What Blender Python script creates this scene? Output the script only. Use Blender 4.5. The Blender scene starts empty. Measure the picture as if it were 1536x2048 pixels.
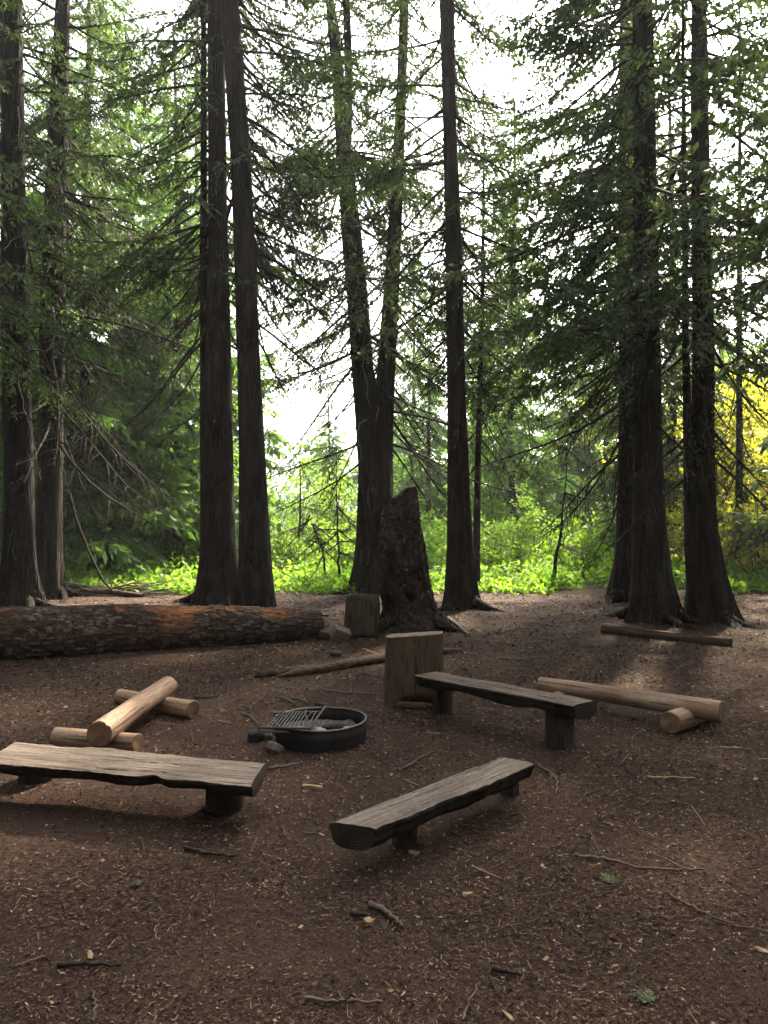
import bpy, math, random
import numpy as np
from mathutils import Vector, Matrix

R = math.radians
SC = bpy.context.scene
COL = SC.collection

# ------------------------------------------------------------------ camera, sky, sun, exposure
CAMH = 1.75
F = 1590.0                      # focal length in pixels of the 1536 x 2048 photograph
cam_d = bpy.data.cameras.new('camera')
cam_d.sensor_fit = 'VERTICAL'
cam_d.sensor_height = 36.0
cam_d.sensor_width = 27.0
cam_d.lens = F / 2048 * 36.0
cam_d.clip_start = 0.05
cam_d.clip_end = 1500
cam = bpy.data.objects.new('camera', cam_d)
COL.objects.link(cam)
cam.location = (0, 0, CAMH)
cam.rotation_euler = (R(90), 0, 0)
SC.camera = cam

SUN_EL, SUN_AZ = R(41), R(24)   # azimuth measured from +Y towards +X
world = bpy.data.worlds.new('World')
SC.world = world
world.use_nodes = True
wn = world.node_tree.nodes
sky = wn.new('ShaderNodeTexSky')
sky.sky_type = 'NISHITA'
sky.sun_disc = False
sky.sun_elevation = SUN_EL
sky.sun_rotation = SUN_AZ
sky.air_density = 0.7
sky.dust_density = 4.5
sky.ozone_density = 0.6
bg = wn['Background']
bg.inputs['Strength'].default_value = 0.15
hs = wn.new('ShaderNodeHueSaturation')          # thin high cloud: a whiter sky
hs.inputs['Saturation'].default_value = .18
world.node_tree.links.new(sky.outputs[0], hs.inputs['Color'])
world.node_tree.links.new(hs.outputs[0], bg.inputs['Color'])

sun_d = bpy.data.lights.new('sun', 'SUN')
sun_d.energy = 5.0
sun_d.angle = R(3)
sun_d.color = (1.0, 0.86, 0.66)
sun = bpy.data.objects.new('sun', sun_d)
COL.objects.link(sun)
sv = Vector((math.sin(SUN_AZ) * math.cos(SUN_EL), math.cos(SUN_AZ) * math.cos(SUN_EL), math.sin(SUN_EL)))
sun.rotation_euler = sv.to_track_quat('Z', 'Y').to_euler()
sun.location = (10, 20, 30)

SC.view_settings.view_transform = 'Standard'
SC.view_settings.look = 'None'
SC.view_settings.gamma = 1.0
SC.view_settings.exposure = 2.4
SC.render.engine = 'CYCLES'
cy = SC.cycles
cy.max_bounces = 6
cy.diffuse_bounces = 3
cy.glossy_bounces = 2
cy.transmission_bounces = 4
cy.volume_bounces = 0
cy.caustics_reflective = False
cy.caustics_refractive = False
cy.use_denoising = True
cy.use_adaptive_sampling = True
cy.adaptive_threshold = 0.015

# ------------------------------------------------------------------ helpers
def gp(px, py, z=0.0):
    """Point of the plane at height z seen at a pixel of the photograph."""
    Y = F * (CAMH - z) / (py - 1024.0)
    return np.array([(px - 768.0) / F * Y, Y, z])

def at(px, py, Y):
    return np.array([(px - 768.0) / F * Y, Y, CAMH - (py - 1024.0) / F * Y])

_noise_cache = {}
def sn(p, seed=0, n=7):
    """Cheap smooth noise in -1..1 for an (N,3) array."""
    if seed not in _noise_cache:
        r = np.random.RandomState(seed + 11)
        d = r.normal(size=(n, 3)); d /= np.linalg.norm(d, axis=1)[:, None]
        _noise_cache[seed] = (d * r.uniform(0.6, 2.2, (n, 1)), r.uniform(0, 6.28, n), r.uniform(.5, 1, n))
    d, ph, a = _noise_cache[seed]
    return (np.sin(p @ d.T * 3.0 + ph) * a).sum(1) / a.sum() * 1.6

def fbm(p, seed=0, oct=3):
    t = 0; a = 1; s = 0
    for k in range(oct):
        t = t + a * sn(p * (2.03 ** k), seed + k * 17); s += a; a *= .55
    return t / s

def hash2(i, j, k=0):
    v = np.sin(i * 127.1 + j * 311.7 + k * 74.7) * 43758.5453
    return v - np.floor(v)

def cells(u, v, seed=0):
    """Voronoi cells: (random value of the cell, distance to its edge)."""
    iu, iv = np.floor(u), np.floor(v)
    d1 = np.full(u.shape, 9.0); d2 = np.full(u.shape, 9.0); val = np.zeros(u.shape)
    for a in (-1, 0, 1):
        for b in (-1, 0, 1):
            ci, cj = iu + a, iv + b
            x = ci + .15 + .7 * hash2(ci, cj, seed); y = cj + .15 + .7 * hash2(ci, cj, seed + 5)
            d = np.hypot(u - x, v - y)
            near = d < d1
            d2 = np.where(near, d1, np.minimum(d2, d))
            val = np.where(near, hash2(ci, cj, seed + 9), val)
            d1 = np.where(near, d, d1)
    return val, d2 - d1

class MB:
    def __init__(self): self.v = []; self.f = []; self.n = 0
    def add(self, V, Fc, mat=0, smooth=True):
        V = np.asarray(V, float).reshape(-1, 3); Fc = np.asarray(Fc, int)
        if len(Fc) == 0: return
        self.v.append(V); self.f.append((Fc + self.n, mat, smooth)); self.n += len(V)
    def quads(self, Q, mat=0, smooth=False):
        Q = np.asarray(Q, float).reshape(-1, 4, 3)
        self.add(Q.reshape(-1, 3), np.arange(len(Q) * 4).reshape(-1, 4), mat, smooth)
    def mesh(self, name, mats):
        me = bpy.data.meshes.new(name)
        V = np.concatenate(self.v).astype(np.float32)
        me.vertices.add(len(V)); me.vertices.foreach_set('co', V.ravel())
        li = np.concatenate([f.ravel() for f, _, _ in self.f]).astype(np.int32)
        sz = np.concatenate([np.full(len(f), f.shape[1]) for f, _, _ in self.f])
        st = np.concatenate([[0], np.cumsum(sz)[:-1]]).astype(np.int32)
        me.loops.add(len(li)); me.loops.foreach_set('vertex_index', li)
        me.polygons.add(len(sz)); me.polygons.foreach_set('loop_start', st)
        me.polygons.foreach_set('material_index', np.concatenate([np.full(len(f), m) for f, m, _ in self.f]).astype(np.int32))
        me.polygons.foreach_set('use_smooth', np.concatenate([np.full(len(f), s) for f, _, s in self.f]).astype(bool))
        for m in (mats if isinstance(mats, (list, tuple)) else [mats]): me.materials.append(m)
        me.update(calc_edges=True)
        return me
    def build(self, name, mats, parent=None, loc=None, rot=None):
        o = bpy.data.objects.new(name, self.mesh(name, mats))
        COL.objects.link(o)
        if parent is not None: o.parent = parent
        if loc is not None: o.location = loc
        if rot is not None: o.rotation_euler = rot
        return o

def tag(o, label=None, cat=None, group=None, kind=None):
    if label: o['label'] = label
    if cat: o['category'] = cat
    if group: o['group'] = group
    if kind: o['kind'] = kind
    return o

def thing(name, label, cat, loc=(0, 0, 0), rz=0.0, group=None):
    o = bpy.data.objects.new(name, None); COL.objects.link(o)
    o.empty_display_size = .2
    o.location = loc; o.rotation_euler = (0, 0, rz)
    return tag(o, label, cat, group)

def frames(P):
    P = np.asarray(P, float)
    T = np.gradient(P, axis=0); T /= np.linalg.norm(T, axis=1)[:, None] + 1e-9
    ref = np.array([0, 0, 1.0]) if abs(T[:, 2]).mean() < .8 else np.array([1.0, 0, 0])
    A = np.cross(ref, T); A /= np.linalg.norm(A, axis=1)[:, None] + 1e-9
    return T, A, np.cross(T, A)

def grid_faces(n, m, wrap=True):
    i = np.arange(n - 1)[:, None]; j = np.arange(m if wrap else m - 1)[None, :]
    k = (j + 1) % m
    return np.stack([i * m + j, i * m + k, (i + 1) * m + k, (i + 1) * m + j], -1).reshape(-1, 4)

def tube(mb, P, r, seg=6, mat=0, capmat=None, smooth=True):
    P = np.asarray(P, float); r = np.broadcast_to(np.asarray(r, float), (len(P),))
    _, A, B = frames(P)
    th = np.arange(seg) * 2 * np.pi / seg
    V = P[:, None] + r[:, None, None] * (np.cos(th)[None, :, None] * A[:, None] + np.sin(th)[None, :, None] * B[:, None])
    mb.add(V.reshape(-1, 3), grid_faces(len(P), seg), mat, smooth)
    if capmat is not None:
        mb.add(V[0], [np.arange(seg)[::-1]], capmat, False); mb.add(V[-1], [np.arange(seg)], capmat, False)
    return V

def box(mb, lo, hi, mat=0, M=None, jit=0, rng=None, smooth=False):
    x0, y0, z0 = lo; x1, y1, z1 = hi
    V = np.array([[x0, y0, z0], [x1, y0, z0], [x1, y1, z0], [x0, y1, z0], [x0, y0, z1], [x1, y0, z1], [x1, y1, z1], [x0, y1, z1]], float)
    if jit: V += rng.uniform(-jit, jit, V.shape)
    if M is not None: V = V @ np.array(M)[:3, :3].T + np.array(M)[:3, 3]
    mb.add(V, [[0, 3, 2, 1], [4, 5, 6, 7], [0, 1, 5, 4], [1, 2, 6, 5], [2, 3, 7, 6], [3, 0, 4, 7]], mat, smooth)

# ------------------------------------------------------------------ materials
def new_mat(name):
    m = bpy.data.materials.new(name); m.use_nodes = True
    nt = m.node_tree
    for n in list(nt.nodes): nt.nodes.remove(n)
    out = nt.nodes.new('ShaderNodeOutputMaterial')
    return m, nt, out

def N(nt, t, **kw):
    n = nt.nodes.new(t)
    for k, v in kw.items():
        if k.startswith('_'): setattr(n, k[1:], v)
        else: n.inputs[k.replace('_', ' ')].default_value = v
    return n

def ramp(nt, src, stops):
    r = nt.nodes.new('ShaderNodeValToRGB')
    el = r.color_ramp.elements
    while len(el) < len(stops): el.new(.5)
    for e, (p, c) in zip(el, stops):
        e.position = p; e.color = (*c, 1)
    nt.links.new(src, r.inputs[0])
    return r.outputs[0]

def noise(nt, scale, detail=4, rough=.55, vec=None, dist=0):
    n = N(nt, 'ShaderNodeTexNoise', Scale=scale, Detail=detail, Roughness=rough, Distortion=dist)
    if vec is not None: nt.links.new(vec, n.inputs['Vector'])
    return n.outputs[0]

def mapped(nt, scale=(1, 1, 1), coord='Object'):
    tc = nt.nodes.new('ShaderNodeTexCoord')
    mp = nt.nodes.new('ShaderNodeMapping'); mp.inputs['Scale'].default_value = scale
    nt.links.new(tc.outputs[coord], mp.inputs[0])
    return mp.outputs[0]

def mix(nt, fac, a, b, blend='MIX'):
    n = nt.nodes.new('ShaderNodeMix'); n.data_type = 'RGBA'; n.blend_type = blend
    for s, v in ((n.inputs[0], fac), (n.inputs[6], a), (n.inputs[7], b)):
        if hasattr(v, 'is_linked'): nt.links.new(v, s)
        elif isinstance(v, (int, float)): s.default_value = v
        else: s.default_value = (*v, 1)
    return n.outputs[2]

def math_(nt, op, a, b=0.0):
    n = nt.nodes.new('ShaderNodeMath'); n.operation = op
    for s, v in ((n.inputs[0], a), (n.inputs[1], b)):
        if hasattr(v, 'is_linked'): nt.links.new(v, s)
        else: s.default_value = v
    return n.outputs[0]

def finish(nt, out, col, rough=.9, height=None, bump=.5, dist=.01, metal=0, spec=.3):
    b = nt.nodes.new('ShaderNodeBsdfPrincipled')
    if hasattr(col, 'is_linked'): nt.links.new(col, b.inputs['Base Color'])
    else: b.inputs['Base Color'].default_value = (*col, 1)
    b.inputs['Roughness'].default_value = rough; b.inputs['Metallic'].default_value = metal
    b.inputs['Specular IOR Level'].default_value = spec
    if height is not None:
        bp = nt.nodes.new('ShaderNodeBump'); bp.inputs['Strength'].default_value = bump; bp.inputs['Distance'].default_value = dist
        nt.links.new(height, bp.inputs['Height']); nt.links.new(bp.outputs[0], b.inputs['Normal'])
    nt.links.new(b.outputs[0], out.inputs[0])
    return b

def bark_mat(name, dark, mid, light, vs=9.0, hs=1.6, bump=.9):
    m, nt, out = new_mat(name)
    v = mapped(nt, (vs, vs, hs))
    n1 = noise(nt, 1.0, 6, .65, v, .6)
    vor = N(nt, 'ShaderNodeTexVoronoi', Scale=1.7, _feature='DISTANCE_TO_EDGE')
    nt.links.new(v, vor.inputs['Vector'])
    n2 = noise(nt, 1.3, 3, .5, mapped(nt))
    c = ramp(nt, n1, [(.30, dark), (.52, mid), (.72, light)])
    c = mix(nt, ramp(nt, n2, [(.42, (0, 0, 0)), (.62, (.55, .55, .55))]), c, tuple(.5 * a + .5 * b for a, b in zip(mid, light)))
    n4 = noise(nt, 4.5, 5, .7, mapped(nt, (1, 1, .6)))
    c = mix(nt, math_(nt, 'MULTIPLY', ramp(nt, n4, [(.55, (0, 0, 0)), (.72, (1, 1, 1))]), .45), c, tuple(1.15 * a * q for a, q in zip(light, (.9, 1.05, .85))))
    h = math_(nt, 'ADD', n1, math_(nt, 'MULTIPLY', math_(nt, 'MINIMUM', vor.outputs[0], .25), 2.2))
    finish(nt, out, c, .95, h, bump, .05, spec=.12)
    return m

M = {}
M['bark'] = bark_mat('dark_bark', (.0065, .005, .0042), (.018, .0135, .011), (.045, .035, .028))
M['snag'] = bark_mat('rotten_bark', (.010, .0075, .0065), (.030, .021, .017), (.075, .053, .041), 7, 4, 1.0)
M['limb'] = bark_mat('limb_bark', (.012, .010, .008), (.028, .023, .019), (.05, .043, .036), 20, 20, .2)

def wood_mat(name, dark, mid, light, along=2.2, across=38, bump=.4, blotch=.5, rough=.85):
    m, nt, out = new_mat(name)
    v = mapped(nt, (along, across, across))
    n1 = noise(nt, 1, 5, .6, v, .4)
    n2 = noise(nt, 2.2, 4, .6, mapped(nt, (1, 2.2, 2.2)))
    n3 = noise(nt, 1.0, 3, .6, mapped(nt, (along * .9, across * 1.7, across * 1.7)), .3)
    n5 = noise(nt, 60, 4, .7, mapped(nt, (.5, 1, 1)))
    c = ramp(nt, math_(nt, 'ADD', math_(nt, 'MULTIPLY', n1, .62), math_(nt, 'MULTIPLY', n5, .38)), [(.34, dark), (.5, mid), (.66, light)])
    c = mix(nt, math_(nt, 'MULTIPLY', ramp(nt, n2, [(.38, (0, 0, 0)), (.66, (1, 1, 1))]), blotch), c, dark)
    c = mix(nt, ramp(nt, n3, [(.57, (0, 0, 0)), (.63, (.75, .75, .75))]), c, tuple(.35 * k for k in dark))
    finish(nt, out, c, rough, math_(nt, 'ADD', math_(nt, 'ADD', n1, math_(nt, 'MULTIPLY', n5, .5)), math_(nt, 'MULTIPLY', ramp(nt, n3, [(.6, (0, 0, 0)), (.72, (1, 1, 1))]), -.9)), bump, .012, spec=.25)
    return m

M['grey_wood'] = wood_mat('weathered_grey_wood', (.07, .051, .038), (.205, .16, .125), (.35, .285, .23))
M['dark_wood'] = wood_mat('weathered_dark_wood', (.05, .036, .027), (.16, .122, .095), (.30, .245, .20))
M['side_wood'] = wood_mat('shaded_weathered_edge', (.012, .009, .007), (.035, .026, .02), (.075, .056, .043), 3, 25, .8)  # weathered seat sides and belly, their shade painted in as darker wood
M['fresh_wood'] = wood_mat('peeled_log_wood', (.17, .095, .058), (.39, .265, .178), (.58, .44, .32), 1.3, 22, .35, .6, .7)
M['rot_wood'] = wood_mat('rotting_wood', (.025, .014, .009), (.085, .048, .028), (.19, .115, .068), 3, 22, .9)
M['leg_wood'] = wood_mat('dark_post_wood', (.024, .017, .012), (.066, .047, .035), (.13, .096, .072), 40, 40, .5)

def end_mat(name, dark, mid, light):
    m, nt, out = new_mat(name)
    v = mapped(nt)
    w = N(nt, 'ShaderNodeTexWave', Scale=22.0, Distortion=3.0, Detail=3.0, _wave_type='RINGS', _rings_direction='X')
    w.inputs['Detail Scale'].default_value = 1.2
    nt.links.new(v, w.inputs['Vector'])
    n = noise(nt, 9, 4, .6, v)
    c = mix(nt, ramp(nt, n, [(.4, (0, 0, 0)), (.7, (.8, .8, .8))]), ramp(nt, w.outputs[0], [(.2, mid), (.8, light)]), dark)
    finish(nt, out, c, .9, w.outputs[0], .25, .004)
    return m
M['fresh_end'] = end_mat('peeled_log_end', (.10, .055, .030), (.20, .12, .068), (.29, .185, .11))
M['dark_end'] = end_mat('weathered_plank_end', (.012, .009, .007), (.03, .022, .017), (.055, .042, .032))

def plain_mat(name, a, b, scale=12, rough=.9, bump=.5, dist=.01, metal=0, spec=.3):
    m, nt, out = new_mat(name)
    n = noise(nt, scale, 6, .65, mapped(nt))
    finish(nt, out, ramp(nt, n, [(.32, a), (.68, b)]), rough, n, bump, dist, metal, spec)
    return m
M['steel'] = plain_mat('sooty_steel', (.005, .005, .005), (.022, .018, .016), 9, .75, .2, .003, 0, .3)
M['rim_steel'] = plain_mat('worn_steel_rim', (.05, .047, .044), (.16, .15, .14), 30, .45, .1, .002, .7, .5)
M['bar_steel'] = plain_mat('worn_grill_bar', (.035, .033, .031), (.11, .10, .095), 40, .5, .1, .002, .6, .5)
M['ash'] = plain_mat('ash', (.035, .03, .027), (.14, .125, .115), 26, .95, .9, .02)
M['rock'] = plain_mat('grey_rock', (.075, .068, .06), (.22, .20, .18), 12, .9, .6, .01)
M['charcoal'] = plain_mat('charred_wood', (.006, .006, .006), (.03, .028, .026), 30, .8, .8, .01)
M['stick'] = plain_mat('dead_stick', (.06, .043, .032), (.17, .13, .10), 30, .9, .4, .004)
M['dark_stick'] = plain_mat('dark_stick_bark', (.018, .013, .010), (.05, .037, .03), 30, .9, .4, .004)
M['pale_twig'] = plain_mat('pale_dead_twig', (.13, .12, .105), (.30, .28, .25), 20, .9, .3, .004)
M['chip'] = plain_mat('fresh_wood_chip', (.22, .14, .08), (.42, .29, .17), 30, .85, .4, .004)

def leaf_mat(name, cols, tr=(.5, 1.0), mixf=.4, rough=.6, spec=.25):
    """Leaves: diffuse with light coming through; every leaf (mesh island) has its own shade."""
    m, nt, out = new_mat(name)
    g = nt.nodes.new('ShaderNodeNewGeometry')
    n = noise(nt, .9, 3, .5, mapped(nt))
    f = math_(nt, 'ADD', math_(nt, 'MULTIPLY', g.outputs['Random Per Island'], .6), math_(nt, 'MULTIPLY', math_(nt, 'SUBTRACT', n, .3), 1.0))
    k = len(cols)
    c = ramp(nt, f, [((i + .5) / k, q) for i, q in enumerate(cols)])
    b = nt.nodes.new('ShaderNodeBsdfPrincipled'); b.inputs['Roughness'].default_value = rough
    b.inputs['Specular IOR Level'].default_value = spec
    nt.links.new(c, b.inputs['Base Color'])
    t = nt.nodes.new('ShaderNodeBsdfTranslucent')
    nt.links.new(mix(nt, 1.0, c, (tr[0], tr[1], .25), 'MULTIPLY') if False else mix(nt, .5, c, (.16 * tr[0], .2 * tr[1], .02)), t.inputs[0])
    ms = nt.nodes.new('ShaderNodeMixShader'); ms.inputs[0].default_value = mixf
    nt.links.new(b.outputs[0], ms.inputs[1]); nt.links.new(t.outputs[0], ms.inputs[2]); nt.links.new(ms.outputs[0], out.inputs[0])
    return m
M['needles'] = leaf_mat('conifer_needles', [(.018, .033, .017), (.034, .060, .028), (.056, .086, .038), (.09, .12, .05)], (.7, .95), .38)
M['needles_far'] = leaf_mat('backlit_tone_needles', [(.035, .08, .026), (.06, .135, .04), (.10, .19, .05), (.14, .22, .055)], (1.3, 2.0), .55)  # far copy of the needles, backlight brightness painted into the greens
M['herb'] = leaf_mat('herb_leaves', [(.06, .15, .022), (.11, .23, .03), (.17, .31, .04), (.24, .37, .05)], (1.8, 2.6), .55)
M['bush'] = leaf_mat('bush_leaves', [(.06, .13, .02), (.10, .20, .03), (.16, .27, .04), (.22, .33, .05)], (1.8, 2.4), .55)
M['gold'] = leaf_mat('sun_gold_leaves', [(.08, .16, .03), (.20, .25, .03), (.35, .31, .035), (.50, .36, .05)], (4.2, 3.5), .62)  # golden sunlight at the right painted into the leaf colour
M['sprig'] = plain_mat('green_sprig', (.05, .075, .03), (.11, .14, .06), 30, .8, .2, .003)

def litter_mat():
    m, nt, out = new_mat('forest_litter_pieces')
    g = nt.nodes.new('ShaderNodeNewGeometry')
    c = ramp(nt, g.outputs['Random Per Island'], [(.0, (.009, .005, .004)), (.40, (.036, .020, .0135)), (.68, (.088, .050, .032)), (.90, (.155, .094, .060)), (.985, (.30, .215, .14))])
    finish(nt, out, c, .9, spec=.2)
    return m
M['litter'] = litter_mat()

def ground_mat():
    m, nt, out = new_mat('forest_floor')
    v = mapped(nt)
    big = noise(nt, .55, 4, .55, v)
    med = noise(nt, 7, 5, .65, v)
    fine = noise(nt, 75, 4, .7, v)
    grain = noise(nt, 240, 2, .6, v)
    c = ramp(nt, math_(nt, 'ADD', math_(nt, 'MULTIPLY', fine, .6), math_(nt, 'MULTIPLY', grain, .4)),
             [(.36, (.007, .004, .003)), (.47, (.032, .018, .012)), (.56, (.078, .045, .029)), (.68, (.175, .108, .072))])
    c = mix(nt, math_(nt, 'MULTIPLY', ramp(nt, med, [(.38, (0, 0, 0)), (.62, (1, 1, 1))]), .45), c, (.045, .025, .018))
    c = mix(nt, math_(nt, 'MULTIPLY', ramp(nt, big, [(.42, (0, 0, 0)), (.62, (1, 1, 1))]), .4), c, (.066, .041, .029))
    h = math_(nt, 'ADD', math_(nt, 'MULTIPLY', fine, .5), math_(nt, 'ADD', math_(nt, 'MULTIPLY', med, .8), math_(nt, 'MULTIPLY', grain, .25)))
    finish(nt, out, c, .95, h, .8, .02, spec=.15)
    return m
M['ground'] = ground_mat()

def log_mat():
    m, nt, out = new_mat('fallen_log_bark')
    v = mapped(nt)
    n = noise(nt, 30, 6, .7, mapped(nt, (.5, 1, 1)))
    big = noise(nt, 2.2, 4, .6, v)
    pl = nt.nodes.new('ShaderNodeAttribute'); pl.attribute_name = 'plate'
    f = math_(nt, 'ADD', math_(nt, 'ADD', .12, math_(nt, 'MULTIPLY', pl.outputs['Fac'], .5)), math_(nt, 'MULTIPLY', math_(nt, 'SUBTRACT', n, .5), .7))
    c = ramp(nt, f, [(.05, (.012, .008, .006)), (.30, (.06, .042, .031)), (.50, (.15, .115, .09)), (.80, (.36, .30, .245))])
    c = mix(nt, math_(nt, 'MULTIPLY', ramp(nt, big, [(.45, (0, 0, 0)), (.6, (1, 1, 1))]), .55), c, (.06, .034, .022))
    at_ = nt.nodes.new('ShaderNodeAttribute'); at_.attribute_name = 'rot'
    rn = noise(nt, 26, 6, .75, mapped(nt, (.45, 1, 1)))
    rc = ramp(nt, rn, [(.3, (.032, .014, .008)), (.48, (.15, .06, .028)), (.62, (.30, .135, .065)), (.75, (.36, .20, .115))])
    c = mix(nt, at_.outputs['Fac'], c, rc)
    finish(nt, out, c, .95, math_(nt, 'ADD', n, math_(nt, 'MULTIPLY', rn, .6)), .9, .02, spec=.1)
    return m
M['log'] = log_mat()

# ------------------------------------------------------------------ ground
def ground_z(x, y):
    x = np.asarray(x, float); y = np.asarray(y, float)
    p = np.stack([x * .9, y * .9, 0 * x], -1).reshape(-1, 3)
    z = .010 * fbm(p * 2.6, 3, 3).reshape(x.shape) + .012 * fbm(p * .5, 8, 2).reshape(x.shape)
    far = np.clip((y - 17.5) / 12, 0, 1)
    return z + far * (.25 * fbm(p * .25, 21, 2).reshape(x.shape))

def make_ground():
    xs = np.concatenate([np.linspace(-400, -14, 18), np.linspace(-13, 13, 330)[0:], np.linspace(14, 400, 18)])
    ys = np.concatenate([np.linspace(-60, .5, 10), np.linspace(1, 20, 300), np.linspace(21, 45, 30), np.linspace(50, 1200, 14)])
    X, Y = np.meshgrid(xs, ys)
    Z = ground_z(X, Y)
    mb = MB()
    n, m_ = X.shape
    mb.add(np.stack([X, Y, Z], -1).reshape(-1, 3), grid_faces(n, m_, False)[:, ::1], 0, True)
    tag(mb.build('ground', M['ground']), kind='structure')
make_ground()

def clearing_edge(x):
    """Far edge of the bare ground (y) as a function of x."""
    x = np.asarray(x, float)
    return 17.3 + .35 * np.sin(x * 1.3) + .25 * np.sin(x * 3.1 + 1) - np.clip(-x - 3.2, 0, 2.0) * .9 * (x > -7)

# ------------------------------------------------------------------ conifers
def limb(rng, L, leafy=1.0, droop=.25, dense=1.0, leaf=.13, bare_base=.25):
    """A limb along +X: list of wood tubes (points, radii, sides) and an (n,4,3) array of leaf sprays."""
    wood, leaves = [], []
    n = 7
    t = np.linspace(0, 1, n)
    w1, w2 = rng.uniform(-.10, .10, 2)
    up = rng.uniform(.0, .16)
    P = np.stack([L * t, L * (w1 * t * t + w2 * np.sin(t * 3.1) * .5), L * (-droop * t + up * t ** 3 + .03 * np.sin(t * 5 + w1 * 30))], 1)
    r0 = .007 + .0075 * L
    wood.append((P, r0 * (1 - .85 * t), 5))
    nt_ = max(4, int(L / .085 * dense))
    for i in range(nt_):
        s = bare_base + (1 - bare_base) * (i + rng.rand()) / nt_
        if s > .99: s = .99
        base = np.array([np.interp(s, t, P[:, k]) for k in range(3)])
        sgn = 1 if rng.rand() < .5 else -1
        ln = L * (.10 + .30 * (1 - s) ** .8) * rng.uniform(.5, 1.15)
        a = R(rng.uniform(38, 72)) * sgn
        d = np.array([math.cos(a), math.sin(a), rng.uniform(-.55, .1)]); d /= np.linalg.norm(d)
        sag = rng.uniform(.2, .75) * ln
        q = np.linspace(0, 1, 4)
        T = base + d[None] * ln * q[:, None] + np.array([0, 0, -1.0])[None] * sag * (q ** 2)[:, None]
        wood.append((T, (.0028 + .0011 * L if leafy > 0 else .0045 + .002 * L) * (1 - .75 * q), 3))
        if leafy <= 0: 
            if rng.rand() < .5:
                e = T[2] + np.array([rng.uniform(.05, .2), rng.uniform(-.1, .1), rng.uniform(-.15, .03)]) * L * .6
                wood.append((np.stack([T[2], (T[2] + e) / 2 + rng.normal(0, .01, 3), e]), np.array([.004, .003, .002]), 3))
            continue
        nl = int(max(3, ln / .027 * leafy))
        for j in range(nl):
            u = (j + rng.rand()) / nl
            if rng.rand() < .12: continue
            pb = np.array([np.interp(u, q, T[:, k]) for k in range(3)])
            side = 1 if j % 2 else -1
            perp = np.array([-d[1], d[0], 0]) * side
            ld = d * rng.uniform(.3, 1.0) + perp * rng.uniform(.3, 1.0) + np.array([0, 0, rng.uniform(-1.25, .1)])
            ld /= np.linalg.norm(ld)
            l = leaf * rng.uniform(.6, 1.35) * (1.1 - .4 * u)
            nn = np.array([rng.normal(0, .8), rng.normal(0, .8), .8])
            wd = np.cross(ld, nn); wd /= np.linalg.norm(wd) + 1e-6
            w = l * rng.uniform(.13, .24)
            leaves.append([pb, pb + ld * l * .45 + wd * w, pb + ld * l, pb + ld * l * .5 - wd * w])
    return wood, np.array(leaves).reshape(-1, 4, 3)

rngT = np.random.RandomState(7)
TPL = [limb(rngT, 2.4, rngT.uniform(.5, 1.0), rngT.uniform(.10, .5), rngT.uniform(.7, 1.1), rngT.uniform(.10, .16)) for _ in range(14)]
TPL_BIG = [limb(rngT, 3.7, rngT.uniform(.5, .95), rngT.uniform(.15, .5), rngT.uniform(.6, .9), rngT.uniform(.11, .16)) for _ in range(8)]
TPL_DEAD = [limb(rngT, 2.4, 0.0, rngT.uniform(.2, .55), .55, bare_base=.15) for _ in range(6)]
TPL_FAR = [limb(rngT, 2.4, .62, rngT.uniform(.25, .6), .85, .25) for _ in range(7)]

def place_limb(tpl, origin, az, pitch, s, wood_mb, leaf_mb, fat=1.0, keep=1.0, rng=None):
    ca, sa, cp, sp = math.cos(az), math.sin(az), math.cos(pitch), math.sin(pitch)
    Rm = np.array([[ca, -sa, 0], [sa, ca, 0], [0, 0, 1]]) @ np.array([[cp, 0, -sp], [0, 1, 0], [sp, 0, cp]]) * s
    wood, leaves = tpl
    for P, r, sg in wood:
        tube(wood_mb, P @ Rm.T + origin, r * fat * (.6 + .4 * s), sg, 1)
    if leaf_mb is not None and len(leaves):
        L = leaves if keep >= 1 else leaves[rng.rand(len(leaves)) < keep]
        leaf_mb.quads(L @ Rm.T + origin)

def trunk_tube(mb, C, r, seg=26, flare=.5, flare_h=.5, lobes=6, rough=.05, seed=1, base=None):
    """A tapering trunk with buttressed root flare and furrowed bark; base is the height the flare is measured from."""
    C = np.asarray(C, float)
    rng = np.random.RandomState(seed)
    zb = C[0, 2] if base is None else base
    th = np.arange(seg) * 2 * np.pi / seg
    ph = rng.uniform(0, 6.28, 4)
    h = C[:, 2] - zb
    lob = .5 + .5 * np.cos(lobes * th + ph[0] + .8 * np.sin(2 * th + ph[1]))
    fl = flare * np.exp(-np.clip(h, 0, None) / flare_h)
    fl2 = .28 * flare * np.exp(-np.clip(h, 0, None) / (flare_h * 3))
    rr = r[:, None] * (1 + fl[:, None] * (.05 + 1.35 * lob[None] ** 1.6) + fl2[:, None] * (.4 + .6 * lob[None]))
    cx = np.cos(th)[None] * np.ones_like(h)[:, None]; sx = np.sin(th)[None] * np.ones_like(h)[:, None]
    p = np.stack([cx * 2.2, sx * 2.2, h[:, None] * .45 + 0 * cx], -1).reshape(-1, 3)
    nz = fbm(p * 1.6, seed, 3).reshape(rr.shape)
    fur = np.abs(np.sin(th[None] * 5.5 + 1.4 * sn(p * .8, seed + 3).reshape(rr.shape) + ph[2]))
    rr = rr * (1 + rough * nz + rough * 1.1 * (fur - .6))
    V = np.stack([C[:, 0, None] + rr * cx, C[:, 1, None] + rr * sx, C[:, 2, None] + 0 * rr], -1)
    mb.add(V.reshape(-1, 3), grid_faces(len(C), seg), 0, True)
    mb.add(V[-1], [np.arange(seg)], 0, False)

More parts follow.
